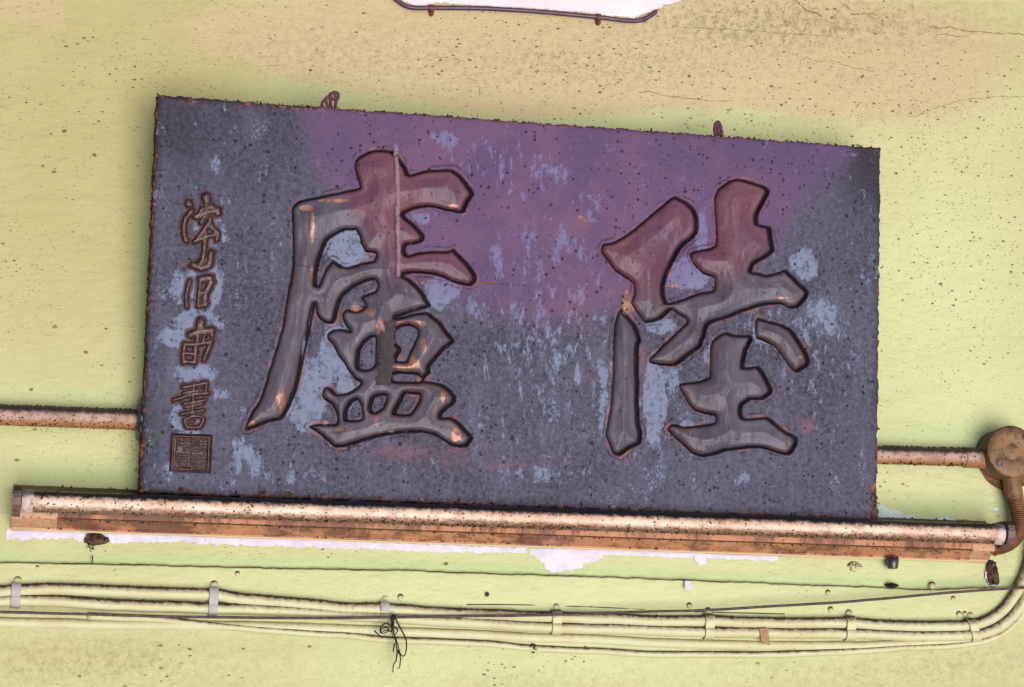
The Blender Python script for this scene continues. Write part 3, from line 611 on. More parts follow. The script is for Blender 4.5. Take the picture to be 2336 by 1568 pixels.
# small characters: strokes with a width, in magnified-view pixels
Z5 = zoomf(400, 520, 3.5625); Z6 = zoomf(400, 900, 3.266)
def dots(zf, k, strokes):
    out = []
    for pts, r in strokes: out.append((Bl(zf(pts)), r/k*.8066/2336*1.0))
    return out
PXM = (UR-UL)/1650.0                                 # metres per picture pixel on the board
def strokes(zf, k, L): return [(Bl(zf(p)), 1.08*r/k*.8066*PXM) for p, r in L]
SMALL = [
 strokes(Z5, 3.5625, [([(648, 130), (655, 165)], 42), ([(470, 195), (490, 205)], 34), ([(505, 275), (440, 350), (425, 430), (430, 500), (450, 575)], 26), ([(650, 200), (660, 290), (600, 390)], 26), ([(550, 330), (640, 285), (770, 265)], 34), ([(610, 250), (560, 340)], 22), ([(700, 230), (770, 290)], 34),
   ([(690, 370), (625, 470), (560, 560)], 26), ([(690, 350), (700, 430), (770, 500), (755, 560)], 26), ([(530, 580), (640, 535), (740, 510)], 24), ([(645, 480), (632, 640), (620, 770)], 28), ([(520, 815), (600, 850), (680, 820), (700, 700)], 34), ([(600, 790), (570, 840)], 30)]),
 strokes(Z5, 3.5625, [([(488, 975), (450, 1120), (455, 1240)], 22), ([(600, 960), (580, 1090), (570, 1230)], 22), ([(600, 960), (690, 945), (700, 990), (640, 1110), (640, 1210)], 36), ([(575, 1235), (660, 1205)], 18), ([(590, 1100), (640, 1090)], 20)]),
 strokes(Z6, 3.266, [([(545, 30), (545, 80)], 38), ([(450, 150), (540, 120), (650, 115)], 34), ([(530, 60), (510, 240)], 26), ([(400, 240), (500, 245), (645, 215)], 22), ([(400, 240), (385, 330), (390, 410)], 22), ([(500, 260), (490, 410)], 24), ([(645, 210), (610, 300), (575, 385)], 24), ([(400, 320), (480, 330)], 20), ([(395, 400), (490, 405)], 22), ([(580, 160), (570, 220)], 20), ([(640, 120), (650, 160)], 24)]),
 strokes(Z6, 3.266, [([(385, 640), (480, 620), (600, 598)], 20), ([(300, 755), (460, 705), (615, 690)], 19), ([(600, 605), (590, 700)], 18), ([(385, 690), (560, 655)], 14), ([(390, 790), (590, 755)], 17), ([(485, 600), (470, 870)], 16), ([(400, 825), (560, 795)], 14), ([(370, 885), (570, 850)], 18), ([(400, 935), (470, 905), (545, 905), (575, 940), (540, 1005), (420, 1010), (395, 945)], 17), ([(450, 960), (480, 950)], 14)]),
]
def sdf_strokes(X, Y, L):
    d = np.full(X.shape, 1e9); core = np.full(X.shape, 1e9)
    for P, r in L:
        for i in range(len(P)-1):
            ax, ay = P[i]; ex, ey = P[i+1]-P[i]; LL = ex*ex+ey*ey+1e-12
            t = np.clip(((X-ax)*ex+(Y-ay)*ey)/LL, 0, 1); q = np.hypot(X-ax-ex*t, Y-ay-ey*t)
            d = np.minimum(d, q-r); core = np.minimum(core, q/r)
    return d, core
SS = np.full(GX.shape, .05); smalls = []
for L in SMALL:
    allp = np.vstack([p for p, r in L]); a0, b0 = allp.min(0)-.012; a1, b1 = allp.max(0)+.012
    i0, i1 = np.searchsorted(gx, [a0, a1]); j0, j1 = np.searchsorted(gz, [b0, b1])
    sx = (fbm(GX[i0:i1, j0:j1]*300, GZ[i0:i1, j0:j1]*300, 3)-.5)*.0016
    s, core = sdf_strokes(GX[i0:i1, j0:j1]+sx, GZ[i0:i1, j0:j1]+sx, L)
    SS[i0:i1, j0:j1] = np.minimum(SS[i0:i1, j0:j1], s); smalls.append(((i0, i1, j0, j1), s, core))
# seal
sq = Bl(Z6([(272, 1075), (650, 1065), (640, 1432), (250, 1432)])); sx0, sx1 = (sq[0, 0]+sq[3, 0])/2, (sq[1, 0]+sq[2, 0])/2; sz0, sz1 = sq[2, 1], (sq[0, 1]+sq[1, 1])/2
i0, i1 = np.searchsorted(gx, [sx0-.008, sx1+.008]); j0, j1 = np.searchsorted(gz, [sz0-.008, sz1+.008])
qx = np.abs(GX[i0:i1, j0:j1]-(sx0+sx1)/2)-(sx1-sx0)/2; qz = np.abs(GZ[i0:i1, j0:j1]-(sz0+sz1)/2)-(sz1-sz0)/2
sq_s = np.minimum(np.maximum(qx, qz), 0)+np.hypot(np.maximum(qx, 0), np.maximum(qz, 0))-.001
SS[i0:i1, j0:j1] = np.minimum(SS[i0:i1, j0:j1], sq_s+.0005); seal_win = (i0, i1, j0, j1)
# masks on the board, from where each tone shows, purple being painted flare
FX, FZ = GX.ravel(), GZ.ravel()
Q3 = np.stack([FX+board.location.x, board.location.y+FZ*uB[1], board.location.z+FZ*uB[2]], 1)-CAM
pc = Q3 @ M; BU = CX+F_PX*pc[:, 0]/(-pc[:, 2]); BV = CY-F_PX*pc[:, 1]/(-pc[:, 2])
wob = (fbm(FX*20, FZ*20, 4)-.5)
def flare_outline(U, V):
    P = np.array([(690, 150), (705, 260), (740, 400), (785, 470), (870, 560), (905, 640), (1060, 695), (1200, 728), (1350, 735), (1420, 705), (1530, 668), (1650, 640), (1740, 600), (1800, 520), (1850, 440), (1900, 385), (1935, 330), (1960, 150)], float)
    return P
PP = closed_smooth(Bl([tuple(p) for p in flare_outline(0, 0)]), 3)
def purple(x, z):
    s = sdf_poly(x, z, [PP]); s = s+(fbm(x*12, z*12, 4)-.5)*.030
    return sstep(.024, -.026, s)*(.78+.36*fbm(x*9, z*9, 3))
PALE = [(1.3, 795, 565, 55, 50), (1.05, 770, 800, 50, 70), (1.1, 715, 880, 45, 80), (1.15, 690, 940, 45, 50), (.75, 790, 900, 45, 60), (1.0, 1005, 665, 50, 42), (.9, 962, 500, 25, 16), (.75, 1290, 560, 55, 110), (.62, 1330, 470, 75, 80), (.75, 1130, 590, 30, 55), (1.25, 1495, 910, 28, 110), (.9, 1520, 860, 50, 60), (1.1, 1510, 745, 45, 22), (1.3, 1570, 622, 45, 38),
        (.95, 1835, 605, 38, 45), (.72, 1885, 720, 60, 60), (.68, 1960, 640, 26, 60), (.7, 1090, 700, 55, 60), (.62, 1260, 880, 130, 150), (.66, 1370, 900, 40, 130), (.85, 1740, 770, 70, 40), (.85, 1650, 815, 60, 50), (.55, 1850, 900, 80, 60), (.72, 480, 520, 60, 60), (.95, 450, 660, 75, 70), (1.0, 455, 735, 70, 30), (.85, 395, 770, 50, 30), (1.0, 455, 850, 60, 40), (.72, 560, 1050, 60, 70), (.9, 430, 960, 60, 50),
        (.62, 1200, 1080, 250, 40), (.66, 700, 1085, 170, 36), (.72, 1000, 320, 120, 40), (.62, 1240, 400, 60, 50), (1.0, 1600, 540, 16, 60), (.75, 380, 1080, 50, 40), (.62, 1100, 960, 60, 70), (.66, 1500, 1010, 30, 40), (.7, 490, 370, 25, 40), (.75, 1660, 290, 10, 10), (.7, 1560, 980, 50, 40), (.62, 1700, 1090, 120, 30), (.55, 1200, 560, 60, 100), (.6, 1180, 780, 90, 60), (.5, 1420, 560, 60, 60), (.8, 500, 900, 40, 30), (.7, 905, 340, 12, 50)]
pale = np.zeros(len(FX))
for a, cx, cy, rx, ry in PALE: pale = np.maximum(pale, a*np.exp(-(((BU-cx)/rx)**2+((BV-cy)/ry)**2)*.7))
pst = fbm(FX*38, FZ*14, 4)+.35*fbm(FX*110, FZ*45, 3)
pale = pale*np.clip(.42+.95*pst, 0, 1.3); pale = np.maximum(pale, .50+.30*wob)
flake = np.clip(sum(a*np.exp(-(((BU-cx)/rx)**2+((BV-cy)/ry)**2)) for a, cx, cy, rx, ry in [(1., 1250, 760, 200, 320), (.9, 1850, 760, 130, 200), (.8, 1150, 380, 250, 60), (.6, 600, 1050, 200, 60), (.6, 1500, 960, 120, 120), (.5, 1650, 700, 100, 60)]), 0, 1.2)
rust = np.where((BU < 520) & (BV < 985), np.exp(-np.clip(SS.ravel(), 0, 1)/.0042), 0)
nearchar = np.exp(-np.clip(SS.ravel(), 0, 1)/.006)*.55*(SS.ravel() > 0); pale = np.maximum(pale, nearchar*(1.1+wob))
red = np.zeros(len(FX))
for a, cx, cy, rx, ry in [(1, 960, 1030, 140, 18), (.7, 1320, 520, 40, 50), (.9, 1466, 830, 10, 70), (.8, 1465, 970, 10, 40), (1, 1838, 975, 22, 18), (.6, 1100, 1055, 150, 20), (.8, 1400, 1000, 20, 30), (.5, 1290, 700, 60, 30), (.6, 1080, 650, 60, 10), (.8, 1430, 1040, 25, 15), (.7, 1700, 660, 40, 20), (.5, 1580, 760, 60, 30)]:
    red = np.maximum(red, a*np.exp(-(((BU-cx)/rx)**2+((BV-cy)/ry)**2)))
dark = np.clip(sum(a*np.exp(-(((BU-cx)/rx)**2+((BV-cy)/ry)**2)) for a, cx, cy, rx, ry in [(.8, 1985, 390, 60, 110), (.5, 400, 300, 80, 90), (.5, 335, 1000, 40, 120), (.4, 1500, 1110, 20, 60)]), 0, 1)
ed = np.minimum.reduce([FX+W2, W2-FX, FZ+.004, HB-FZ])
dark = np.clip(dark+.6*np.exp(-(ed/.006)**2)+.28*sstep(600, 250, BV)*(1-.0*BU), 0, 1)
tl = np.exp(-((BU-500)/260)**2)*(BV < 320)
edge = np.clip(np.exp(-(np.clip(HB-FZ, 0, 1)/(.0025+.004*tl))**2)*(.75+.5*tl)+np.exp(-((FX+W2)/.0035)**2)*.9+np.exp(-((W2-FX)/.0022)**2)*.8+np.exp(-(FZ/.005)**2)*.6+1.4*np.exp(-(((BU-1998)/10)**2+((BV-1140)/60)**2))+1.2*np.exp(-(((BU-1250)/22)**2+((BV-290)/8)**2)), 0, 1.2)
GOLD = [(1.3, 1118, 646, 30, 5), (.9, 975, 645, 30, 7), (1.2, 1428, 690, 10, 40), (1.0, 1440, 700, 20, 20), (.9, 1540, 652, 40, 8), (1.0, 1527, 600, 8, 60), (.9, 812, 700, 20, 22), (.8, 1330, 500, 30, 20), (.9, 742, 968, 10, 18)]
goldb = np.zeros(len(FX))
for a, cx, cy, rx, ry in GOLD: goldb = np.maximum(goldb, a*np.exp(-(((BU-cx)/rx)**2+((BV-cy)/ry)**2)))
# front relief
s_ = SD; h = (fbm(GX*30, GZ*30, 4)-.5)*.0012+(fbm(GX*200, GZ*200, 3)-.5)*.0006
h += .0007*np.exp(-((s_-.0045)/.0008)**2)*(fbm(GX*60+4, GZ*60, 3) > .45)
h -= .0108*sstep(.0001, -.0014, s_)
h -= .0042*sstep(.0001, -.0012, SS)
ex_ = np.minimum(np.minimum(GX+W2, W2-GX), np.minimum(GZ, HB-GZ)); h -= .002*np.exp(-(ex_/.0012)**2)+.0012*(fbm(GX*260, GZ*260, 3))*np.exp(-(ex_/.003)**2)
# the vertical crack filled with pale putty, and the cross crack
def put(pts, wd, dep):
    global h
    P = Bl(pts); d_, _c = sdf_strokes(GX, GZ, [(P, wd)]); h = h+dep*sstep(.0008, -.0004, d_); return d_
d1 = put([(1098, 642), (1150, 646), (1200, 650)], .0008, -.0018)
jx = (fbm(GX*0, GZ*140, 3)-.5)*.004
VX = GX.copy()+jx*((ex_ < .01)); VZ = GZ.copy()+(fbm(GX*160, GZ*0+4, 3)-.5)*.0035*np.exp(-(np.minimum(GZ, HB-GZ)/.002)**2)
VX = GX+(fbm(GX*0+2, GZ*160, 3)-.5)*.0035*np.exp(-(np.minimum(GX+W2, W2-GX)/.002)**2)
pur = purple(GX, GZ).ravel()
front = meshobj('board_panel', np.stack([VX.ravel(), -h.ravel(), VZ.ravel()], 1), grid_faces(*GX.shape), M_BOARD, board, world=False,
    attrs=dict(purple=pur, pale=pale, red=red, dark=dark, sd=np.where(SS < 0, SS, SD).ravel(), edge=edge, gold=goldb, flake=flake, rust=rust))
# sides and back of the board as one rim
nx, nz = GX.shape
ring = [(i, 0) for i in range(nx)]+[(nx-1, j) for j in range(1, nz)]+[(i, nz-1) for i in range(nx-2, -1, -1)]+[(0, j) for j in range(nz-2, 0, -1)]
V = []; F = []; K = 7; n = len(ring)
for q, (i, j) in enumerate(ring):
    for k in range(K):
        t = k/(K-1); x, z = VX[i, j], VZ[i, j]
        b = (fbm(np.array([q*.12]), np.array([k*1.3]), 3)[0]-.35)*.003*(1 if 0 < k < K-1 else 0)
        ox = (1 if i == nx-1 else -1 if i == 0 else 0)*b; oz = (1 if j == nz-1 else -1 if j == 0 else 0)*b
        V.append((x+ox, (-h[i, j])*(1-t)+THK*t, z+oz))
for q in range(n):
    for k in range(K-1): F.append((q*K+k, q*K+k+1, ((q+1) % n)*K+k+1, ((q+1) % n)*K+k))
meshobj('board_side', V, F, M_SIDE, board, world=False)
# big characters
GL = [(1.3, 700, 475, 22, 9), (1.2, 760, 458, 50, 7), (1.3, 712, 520, 6, 50), (1.2, 712, 620, 5, 30), (1.2, 640, 915, 14, 40), (1.0, 575, 968, 16, 14), (1.1, 865, 745, 14, 30), (1.3, 935, 740, 50, 10), (1.3, 930, 830, 35, 22), (1.0, 965, 790, 10, 30), (1.2, 860, 960, 8, 18), (1.2, 780, 978, 30, 9), (1.1, 1010, 905, 8, 30), (1.2, 1042, 990, 16, 28), (.9, 905, 880, 6, 10), (1.0, 1035, 470, 24, 8), (.9, 1785, 680, 30, 6), (.9, 843, 712, 20, 26), (.8, 1580, 595, 14, 16), (.8, 930, 415, 12, 6), (1, 1718, 640, 6, 4), (.9, 1825, 815, 12, 8)]
SHEEN_SCUFF = [(1.2, 712, 720, 10, 70), (1.3, 696, 790, 11, 60), (1.1, 672, 860, 12, 50), (1.1, 693, 555, 7, 55), (1, 930, 665, 30, 20), (1, 815, 775, 12, 20), (.8, 990, 770, 16, 30), (1, 900, 985, 110, 8), (.9, 790, 620, 60, 8), (.7, 860, 375, 35, 16), (.7, 980, 405, 40, 8), (.8, 1050, 605, 30, 12), (.8, 1480, 570, 30, 50), (.8, 1470, 660, 12, 60), (.8, 1690, 455, 20, 8), (.9, 1780, 650, 40, 14), (.8, 1550, 690, 30, 10), (1, 1436, 960, 8, 50), (.9, 1660, 830, 14, 30), (.9, 1690, 900, 30, 16), (.8, 1575, 990, 30, 12), (.8, 1730, 990, 40, 12), (.8, 1670, 970, 8, 40), (.8, 1820, 800, 10, 20)]
def sheen_scuff_at(U, V):
    o = np.zeros(U.shape)
    for a, cx, cy, rx, ry in SHEEN_SCUFF: o = np.maximum(o, a*np.exp(-(((U-cx)/rx)**2+((V-cy)/ry)**2)))
    return o
def reg(win, s, depth, prof, thr, name, mat, extra, label, ext):
    i0, i1, j0, j1 = win; gxs, gzs = GX[i0:i1, j0:j1], GZ[i0:i1, j0:j1]
    hh = prof; keep = s < thr
    m = keep[:-1, :-1] & keep[1:, :-1] & keep[1:, 1:] & keep[:-1, 1:]
    F = grid_faces(*gxs.shape, mask=m); us = np.unique(F); mp = -np.ones(gxs.size, int); mp[us] = np.arange(len(us))
    V = np.stack([gxs.ravel(), -hh.ravel(), gzs.ravel()], 1)[us]
    o = meshobj(name, V, mp[F], mat, board, world=False, attrs={k: v.ravel()[us] for k, v in extra.items()})
    if label: o['label'] = label
    return o
for (win, s), lb in zip(chars, ('large carved character on the left of the board', 'large carved character on the right of the board')):
    i0, i1, j0, j1 = win; gxs, gzs = GX[i0:i1, j0:j1], GZ[i0:i1, j0:j1]
    sc_ = np.maximum.reduce([s+.0004, np.roll(s, -3, 0), np.roll(s, 2, 1), np.roll(np.roll(s, -2, 0), 2, 1)])   # the groove is cut wider on the right and below
    t = np.clip(-sc_, 0, None)
    w_ = np.clip((t-.0004)/.0046, 0, 1); pr = -.0086+.0070*(1-(1-w_)**3)+np.clip(t-.002, 0, .02)*.30
    for _ in range(2):
        p = np.pad(pr, 1, mode='edge'); pr = (p[:-2, 1:-1]+p[2:, 1:-1]+p[1:-1, :-2]+p[1:-1, 2:]+2*pr)/6
    pr += ((fbm(gxs*60, gzs*25, 4)-.5)*.0020+(fbm(gxs*24+3, gzs*24, 2)-.5)*.0060)*np.clip((t-.002)/.008, 0, 1)+(fbm(gxs*220, gzs*90, 3)-.5)*.0004
    ubu, ubv = BU.reshape(GX.shape)[i0:i1, j0:j1], BV.reshape(GX.shape)[i0:i1, j0:j1]
    gl = np.zeros(gxs.shape)
    for a, cx, cy, rx, ry in GL: gl = np.maximum(gl, a*np.exp(-(((ubu-cx)/rx)**2+((ubv-cy)/ry)**2)))
    reg(win, s, 0, pr, .0004, 'carved_character', M_LETTER, dict(purple=purple(gxs, gzs), gold=gl, sd=np.maximum(sc_, -t), sheen_scuff=sheen_scuff_at(ubu, ubv)), lb, None)
names = ['uppermost small carved character of the left column', 'second small carved character of the left column', 'third small carved character of the left column', 'lowest small carved character just above the seal']
for (win, s, core), lb in zip(smalls, names):
    i0, i1, j0, j1 = win; gxs, gzs = GX[i0:i1, j0:j1], GZ[i0:i1, j0:j1]
    pr = -.0032+.0044*np.sqrt(np.clip(1-core**2, 0, 1))+(fbm(gxs*240, gzs*240, 3)-.5)*.0010
    reg(win, s, 0, pr, .0004, 'small_character', M_SMALL, dict(ridge=np.clip(1.0-core*2.2, 0, 1)), lb, None)
# seal: finer grid of its own
sgx = np.linspace(sx0, sx1, 110); sgz = np.linspace(sz0, sz1, 110); A, B = np.meshgrid(sgx, sgz, indexing='ij')
def qf(x, y): return (sx0+(x-272)/(645-272)*(sx1-sx0), sz1-(y-1070)/(1432-1070)*(sz1-sz0))
bars = []
def bar(x0, y0, x1, y1, r=5): bars.append((np.array([qf(x0, y0), qf(x1, y1)]), r/3.266*.8066*PXM))
for q in ([(335, 1120), (335, 1230)], [(360, 1120), (360, 1180)], [(335, 1150), (375, 1150)], [(335, 1190), (375, 1190)], [(390, 1125), (450, 1125)], [(390, 1145), (445, 1145)], [(420, 1125), (420, 1240)], [(390, 1180), (450, 1180)], [(395, 1205), (445, 1205)], [(395, 1230), (450, 1230)],
          [(330, 1255), (330, 1380)], [(350, 1265), (450, 1265)], [(350, 1290), (440, 1290)], [(350, 1265), (350, 1340)], [(440, 1265), (440, 1340)], [(370, 1315), (430, 1315)], [(350, 1340), (440, 1345)], [(365, 1370), (435, 1370)], [(365, 1350), (370, 1390)], [(435, 1350), (435, 1385)], [(360, 1390), (440, 1392)],
          [(480, 1125), (535, 1125)], [(490, 1145), (490, 1240)], [(510, 1140), (510, 1240)], [(530, 1140), (530, 1240)], [(480, 1190), (540, 1190)], [(480, 1220), (540, 1220)], [(555, 1120), (605, 1120)], [(580, 1120), (580, 1180)], [(555, 1150), (605, 1150)], [(555, 1180), (600, 1180)], [(555, 1205), (605, 1205)], [(555, 1225), (605, 1225)], [(580, 1205), (580, 1250)],
          [(475, 1270), (535, 1270)], [(475, 1290), (535, 1290)], [(505, 1265), (505, 1340)], [(475, 1315), (535, 1315)], [(475, 1340), (590, 1340)], [(550, 1270), (605, 1270)], [(555, 1290), (600, 1290)], [(580, 1265), (580, 1320)], [(550, 1315), (600, 1315)], [(475, 1362), (600, 1362)], [(475, 1385), (600, 1385)], [(535, 1345), (535, 1385)], [(465, 1110), (465, 1400)]):
    bar(q[0][0], q[0][1], q[1][0], q[1][1])
d_, core = sdf_strokes(A, B, bars)
edg = np.maximum(np.abs(A-(sx0+sx1)/2)-(sx1-sx0)/2, np.abs(B-(sz0+sz1)/2)-(sz1-sz0)/2)
fr = np.exp(-((edg+.0032)/.0011)**2); prf = -.0028+.0012*sstep(.0003, -.0003, d_)+.0034*fr+(fbm(A*300, B*300, 3)-.5)*.0006
prf = np.where(edg > -.0008, -.0036, prf)
meshobj('seal', np.stack([A.ravel(), -prf.ravel(), B.ravel()], 1), grid_faces(*A.shape), M_SEAL, board, world=False, attrs=dict(ridge=np.clip(fr*1.0+.35*sstep(.0003, -.0003, d_), 0, 1).ravel()))['label'] = 'square seal stamp framed in worn copper colour'
# putty strip down the left character
def surf_strip(pts, wd, name, mat, label, up_=.0006):
    P = catmull([np.array([*p]) for p in Bl(pts)], 14); V = []; F = []
    for i, p in enumerate(P):
        w1 = wd*(.8+.5*random.random()); w2 = wd*(.8+.5*random.random())
        ys = []
        ii = int(np.clip(np.searchsorted(gx, p[0]), 0, len(gx)-1)); jj = int(np.clip(np.searchsorted(gz, p[1]), 0, len(gz)-1))
        hv = h[ii, jj]; sdv = SD[ii, jj]
        t = max(-sdv, 0); w_ = min(max((t-.0004)/.0046, 0), 1); lv = -.0086+.0070*(1-(1-w_)**3)+min(max(t-.002, 0), .018)*.30+.0022 if sdv < 0 else hv
        y = -(max(hv, lv)+up_)
        V += [(p[0]-w1, y+.0014, p[1]), (p[0]-w1*.6, y, p[1]), (p[0]+w2*.6, y, p[1]), (p[0]+w2, y+.0014, p[1])]
    for i in range(len(P)-1):
        for k in range(3): F.append((4*i+k, 4*i+k+1, 4*i+k+5, 4*i+k+4))
    o = meshobj(name, V, F, mat, board, world=False); o['label'] = label; return o
M_PUTTY = simple('lilac_putty', rgb(150, 116, 132), rgb(128, 96, 110), 120, .75)
surf_strip([(903, 335), (904, 360), (905, 400), (906, 460), (906, 520), (908, 580), (907, 632)], .0026, 'putty_strip', M_PUTTY, 'pale drip of putty running down the left large character')
surf_strip([(664, 606), (690, 608), (712, 612), (740, 612), (800, 610), (860, 614), (895, 616)], .0011, 'plank_seam', M_CRACK, 'dark split crossing the left large character')
surf_strip([(1935, 690), (1960, 692), (2004, 694)], .0005, 'plank_crack', M_CRACK, 'short hairline crack at the right edge of the board')
surf_strip([(346, 598), (400, 600), (436, 601)], .0004, 'plank_crack', M_CRACK, 'short hairline crack at the left edge of the board')
surf_strip([(885, 735), (884, 770), (882, 810), (878, 850), (872, 880)], .0085, 'dull_strip', simple('dull_brown', rgb(70, 58, 62), rgb(58, 46, 52), 90, .8), 'dull brown band down the lower left character')
# dirt crust round the edges
pts = []
for _ in range(1100):
    e = random.random()
    if e < .40: pts.append((-W2-.0006*random.random(), -.004+random.random()*(THK+.002), random.random()*HB))
    elif e < .75: pts.append(((random.random()*2-1)*W2, -.001+random.random()*.008, HB+random.uniform(-.001, .001)))
    elif e < .9: pts.append((W2+random.uniform(-.001, .0012), random.uniform(0, THK), HB*random.random()**1.6))
    else: pts.append(((random.random()*2-1)*W2, -.0005, abs(random.gauss(0, .003))+.002))
V, F = crust(pts, .0003, .0016, 1.0, 5)
tag(meshobj('edge_grime', V, F, M_DIRT, board, smooth=False, world=False), kind='stuff')
# lumps of grime at the foot of the board, right corner
V, F = crust([(W2-.004+random.gauss(0, .0018), -.001, abs(random.gauss(0, .016))+.002) for _ in range(70)]+[(Bl([(px, py)])[0][0]+random.gauss(0, .003), -.001, Bl([(px, py)])[0][1]+random.gauss(0, .001)) for px, py in [(420, 1120), (600, 1123), (645, 1127), (670, 1131), (790, 1133), (860, 1137), (1480, 1160)] for _ in range(10)], .0007, .0026, .6, 8)
tag(meshobj('foot_grime', V, F, M_MUD, board, smooth=False, world=False), kind='stuff')

# ------------------------------------------------------------------ hooks above the board
def topy(px): return -.040-HB*math.sin(LEAN)+.012
def loopobj(name, label, cat, paths, zf, y, r, mat, group=None, nn=8, wobb=0):
    allp = [at(px, py, y) for P_ in paths for px, py in zf(P_)]
    base = min(allp, key=lambda q: q[2]); t = thing(name, label, cat, base, group)
    for P_ in paths:
        Q = catmull([at(px, py, y+random.uniform(-wobb, wobb)) for px, py in zf(P_)], 5)
        V, F = sweep(Q, lambda q: r*(.85+.3*random.random()), nn); meshobj('wire', V, F, mat, t)
    return t
HG = 'wire hooks along the top edge of the signboard'
loopobj('hanging_hook', 'rusty twisted wire hook with two loops above the board, left of centre', 'hook', [[(2020, 250), (1998, 215), (2010, 180), (2040, 150), (2070, 128), (2085, 170), (2100, 240)], [(2070, 130), (2095, 95), (2135, 80), (2170, 95), (2172, 130), (2150, 180), (2140, 245)], [(2095, 110), (2105, 150), (2135, 160), (2140, 120), (2125, 85)], [(2040, 155), (2050, 200), (2075, 245)]], C10, topy(750), .0019, M_HOOK, HG)
loopobj('hanging_hook', 'short rusty hook standing up above the board near its right end', 'hook', [[(290, 900), (285, 855), (290, 825), (305, 812), (320, 830), (328, 870), (330, 905)], [(300, 825), (308, 860), (312, 900)]], C7, topy(1638), .0024, M_HOOK, HG)

# ------------------------------------------------------------------ fluorescent lamp
SPN = -.030
A0 = at(30, 1160, SPN); A1 = at(2268, 1236, SPN)
zc = (A0[2]+A1[2])/2+.0022; xL, xR = A0[0]-.001, A1[0]
print('lamp z', A0[2], A1[2], 'len', xR-xL)
lamp = thing('fluorescent_lamp', 'long rusty fluorescent batten lamp with one tube below the signboard', 'lamp', (xL, 0, zc-.031))
tilt = (A1[2]-A0[2]-.0015)/(xR-xL)
prof = [(-.002, .0275), (-.004, .0277), (-.030, .0140), (-.0305, .0130), (-.0305, -.0128), (-.0300, -.0136), (-.0090, -.0212), (-.0064, -.0217), (-.0050, -.0246), (-.002, -.0252)]
def spine(x0, x1, grow, name, seg=60, mat=M_ENAMEL):
    V = []; F = []; k = len(prof)
    for i in range(seg+1):
        x = x0+(x1-x0)*i/seg; zz = zc+tilt*(x-(xL+xR)/2)+(fbm(np.array([x*8]), np.array([1.]), 2)[0]-.5)*.0012
        for y, z in prof: V.append((x, y-grow, zz+z*(1+grow*12)))
    for i in range(seg):
        for j in range(k-1): F.append((i*k+j, i*k+j+1, (i+1)*k+j+1, (i+1)*k+j))
    F.append(tuple(range(k))); F.append(tuple(seg*k+j for j in range(k))[::-1])
    return meshobj(name, V, F, mat, lamp, smooth=False)
spine(xL+.004, xR-.004, 0, 'housing')
spine(xL, xL+.052, .0011, 'end_cover', 4, M_SPINE)['label'] = 'left end cover of the lamp housing'
spine(xR-.030, xR, .0011, 'end_cover', 4, M_SPINE)['label'] = 'right end cover of the lamp housing'
# bottom lip of the spine
def zat(x): return zc+tilt*(x-(xL+xR)/2)
V, F = sweep([(x, -.0056, zat(x)-.0243) for x in np.linspace(xL+.006, xR-.02, 30)], .0013, 8)
meshobj('lower_lip', V, F, M_CREAM, lamp)
# seam line between front face and slope
V, F = sweep([(x, -.0306, zat(x)-.0130) for x in np.linspace(xL+.05, xR-.03, 60)], lambda t: .0009, 6)
meshobj('fold_seam', V, F, M_CRACK, lamp)
TY, TR_ = -.0535, .0128
T0 = at(155, 1147, TY); T1 = at(2170, 1215, TY)
def tz(x): return T0[2]+(T1[2]-T0[2])*(x-T0[0])/(T1[0]-T0[0])
a = at(62, 1155, TY)[0]; b = at(2285, 1220, TY)[0]
tube = sweep([(x, TY, tz(x)) for x in np.linspace(a, b-.011, 90)], TR_, 36)
tb = meshobj('tube', tube[0], tube[1], M_TUBE, lamp)
for x0, x1, lb in ((a-.006, a+.007, 'left metal end cap of the tube'), (b-.013, b+.001, 'right metal end cap of the tube')):
    V, F = lathe((x0, TY, tz(x0)), [(TR_*.9, 0), (TR_+.0008, .0012), (TR_+.0009, (x1-x0)-.0012), (TR_*.9, x1-x0)], 36, 0)
    meshobj('end_cap', V, F, M_CAP, tb)['label'] = lb
# lamp holders: a block from the housing out to the tube, with a slotted rotor
for x0, x1, lb in ((xL+.001, a-.0075, 'left lamp holder'), (b+.003, b+.0125, 'right lamp holder')):
    m = MB(); z = tz(x0)
    pr = [(-.028, z-.016), (-.060, z-.013), (-.0665, z-.006), (-.0680, z+.002), (-.0665, z+.010), (-.058, z+.016), (-.028, z+.018)]
    k = len(pr); V = [(x0, y, zz) for y, zz in pr]+[(x1, y, zz) for y, zz in pr]
    F = [tuple(range(k))[::-1], tuple(range(k, 2*k))]+[(i, (i+1) % k, k+(i+1) % k, k+i) for i in range(k)]
    m.add(V, F); lh = m.build('lamp_holder', M_SOCKET, lamp, smooth=False); lh['label'] = lb
    m = MB(); xm = (x0+x1)/2; m.add(*box(xm-.0045, xm+.003, -.0695, -.066, z+.004, z+.0065)); m.build('slot', M_RUBBER, lh, smooth=False)
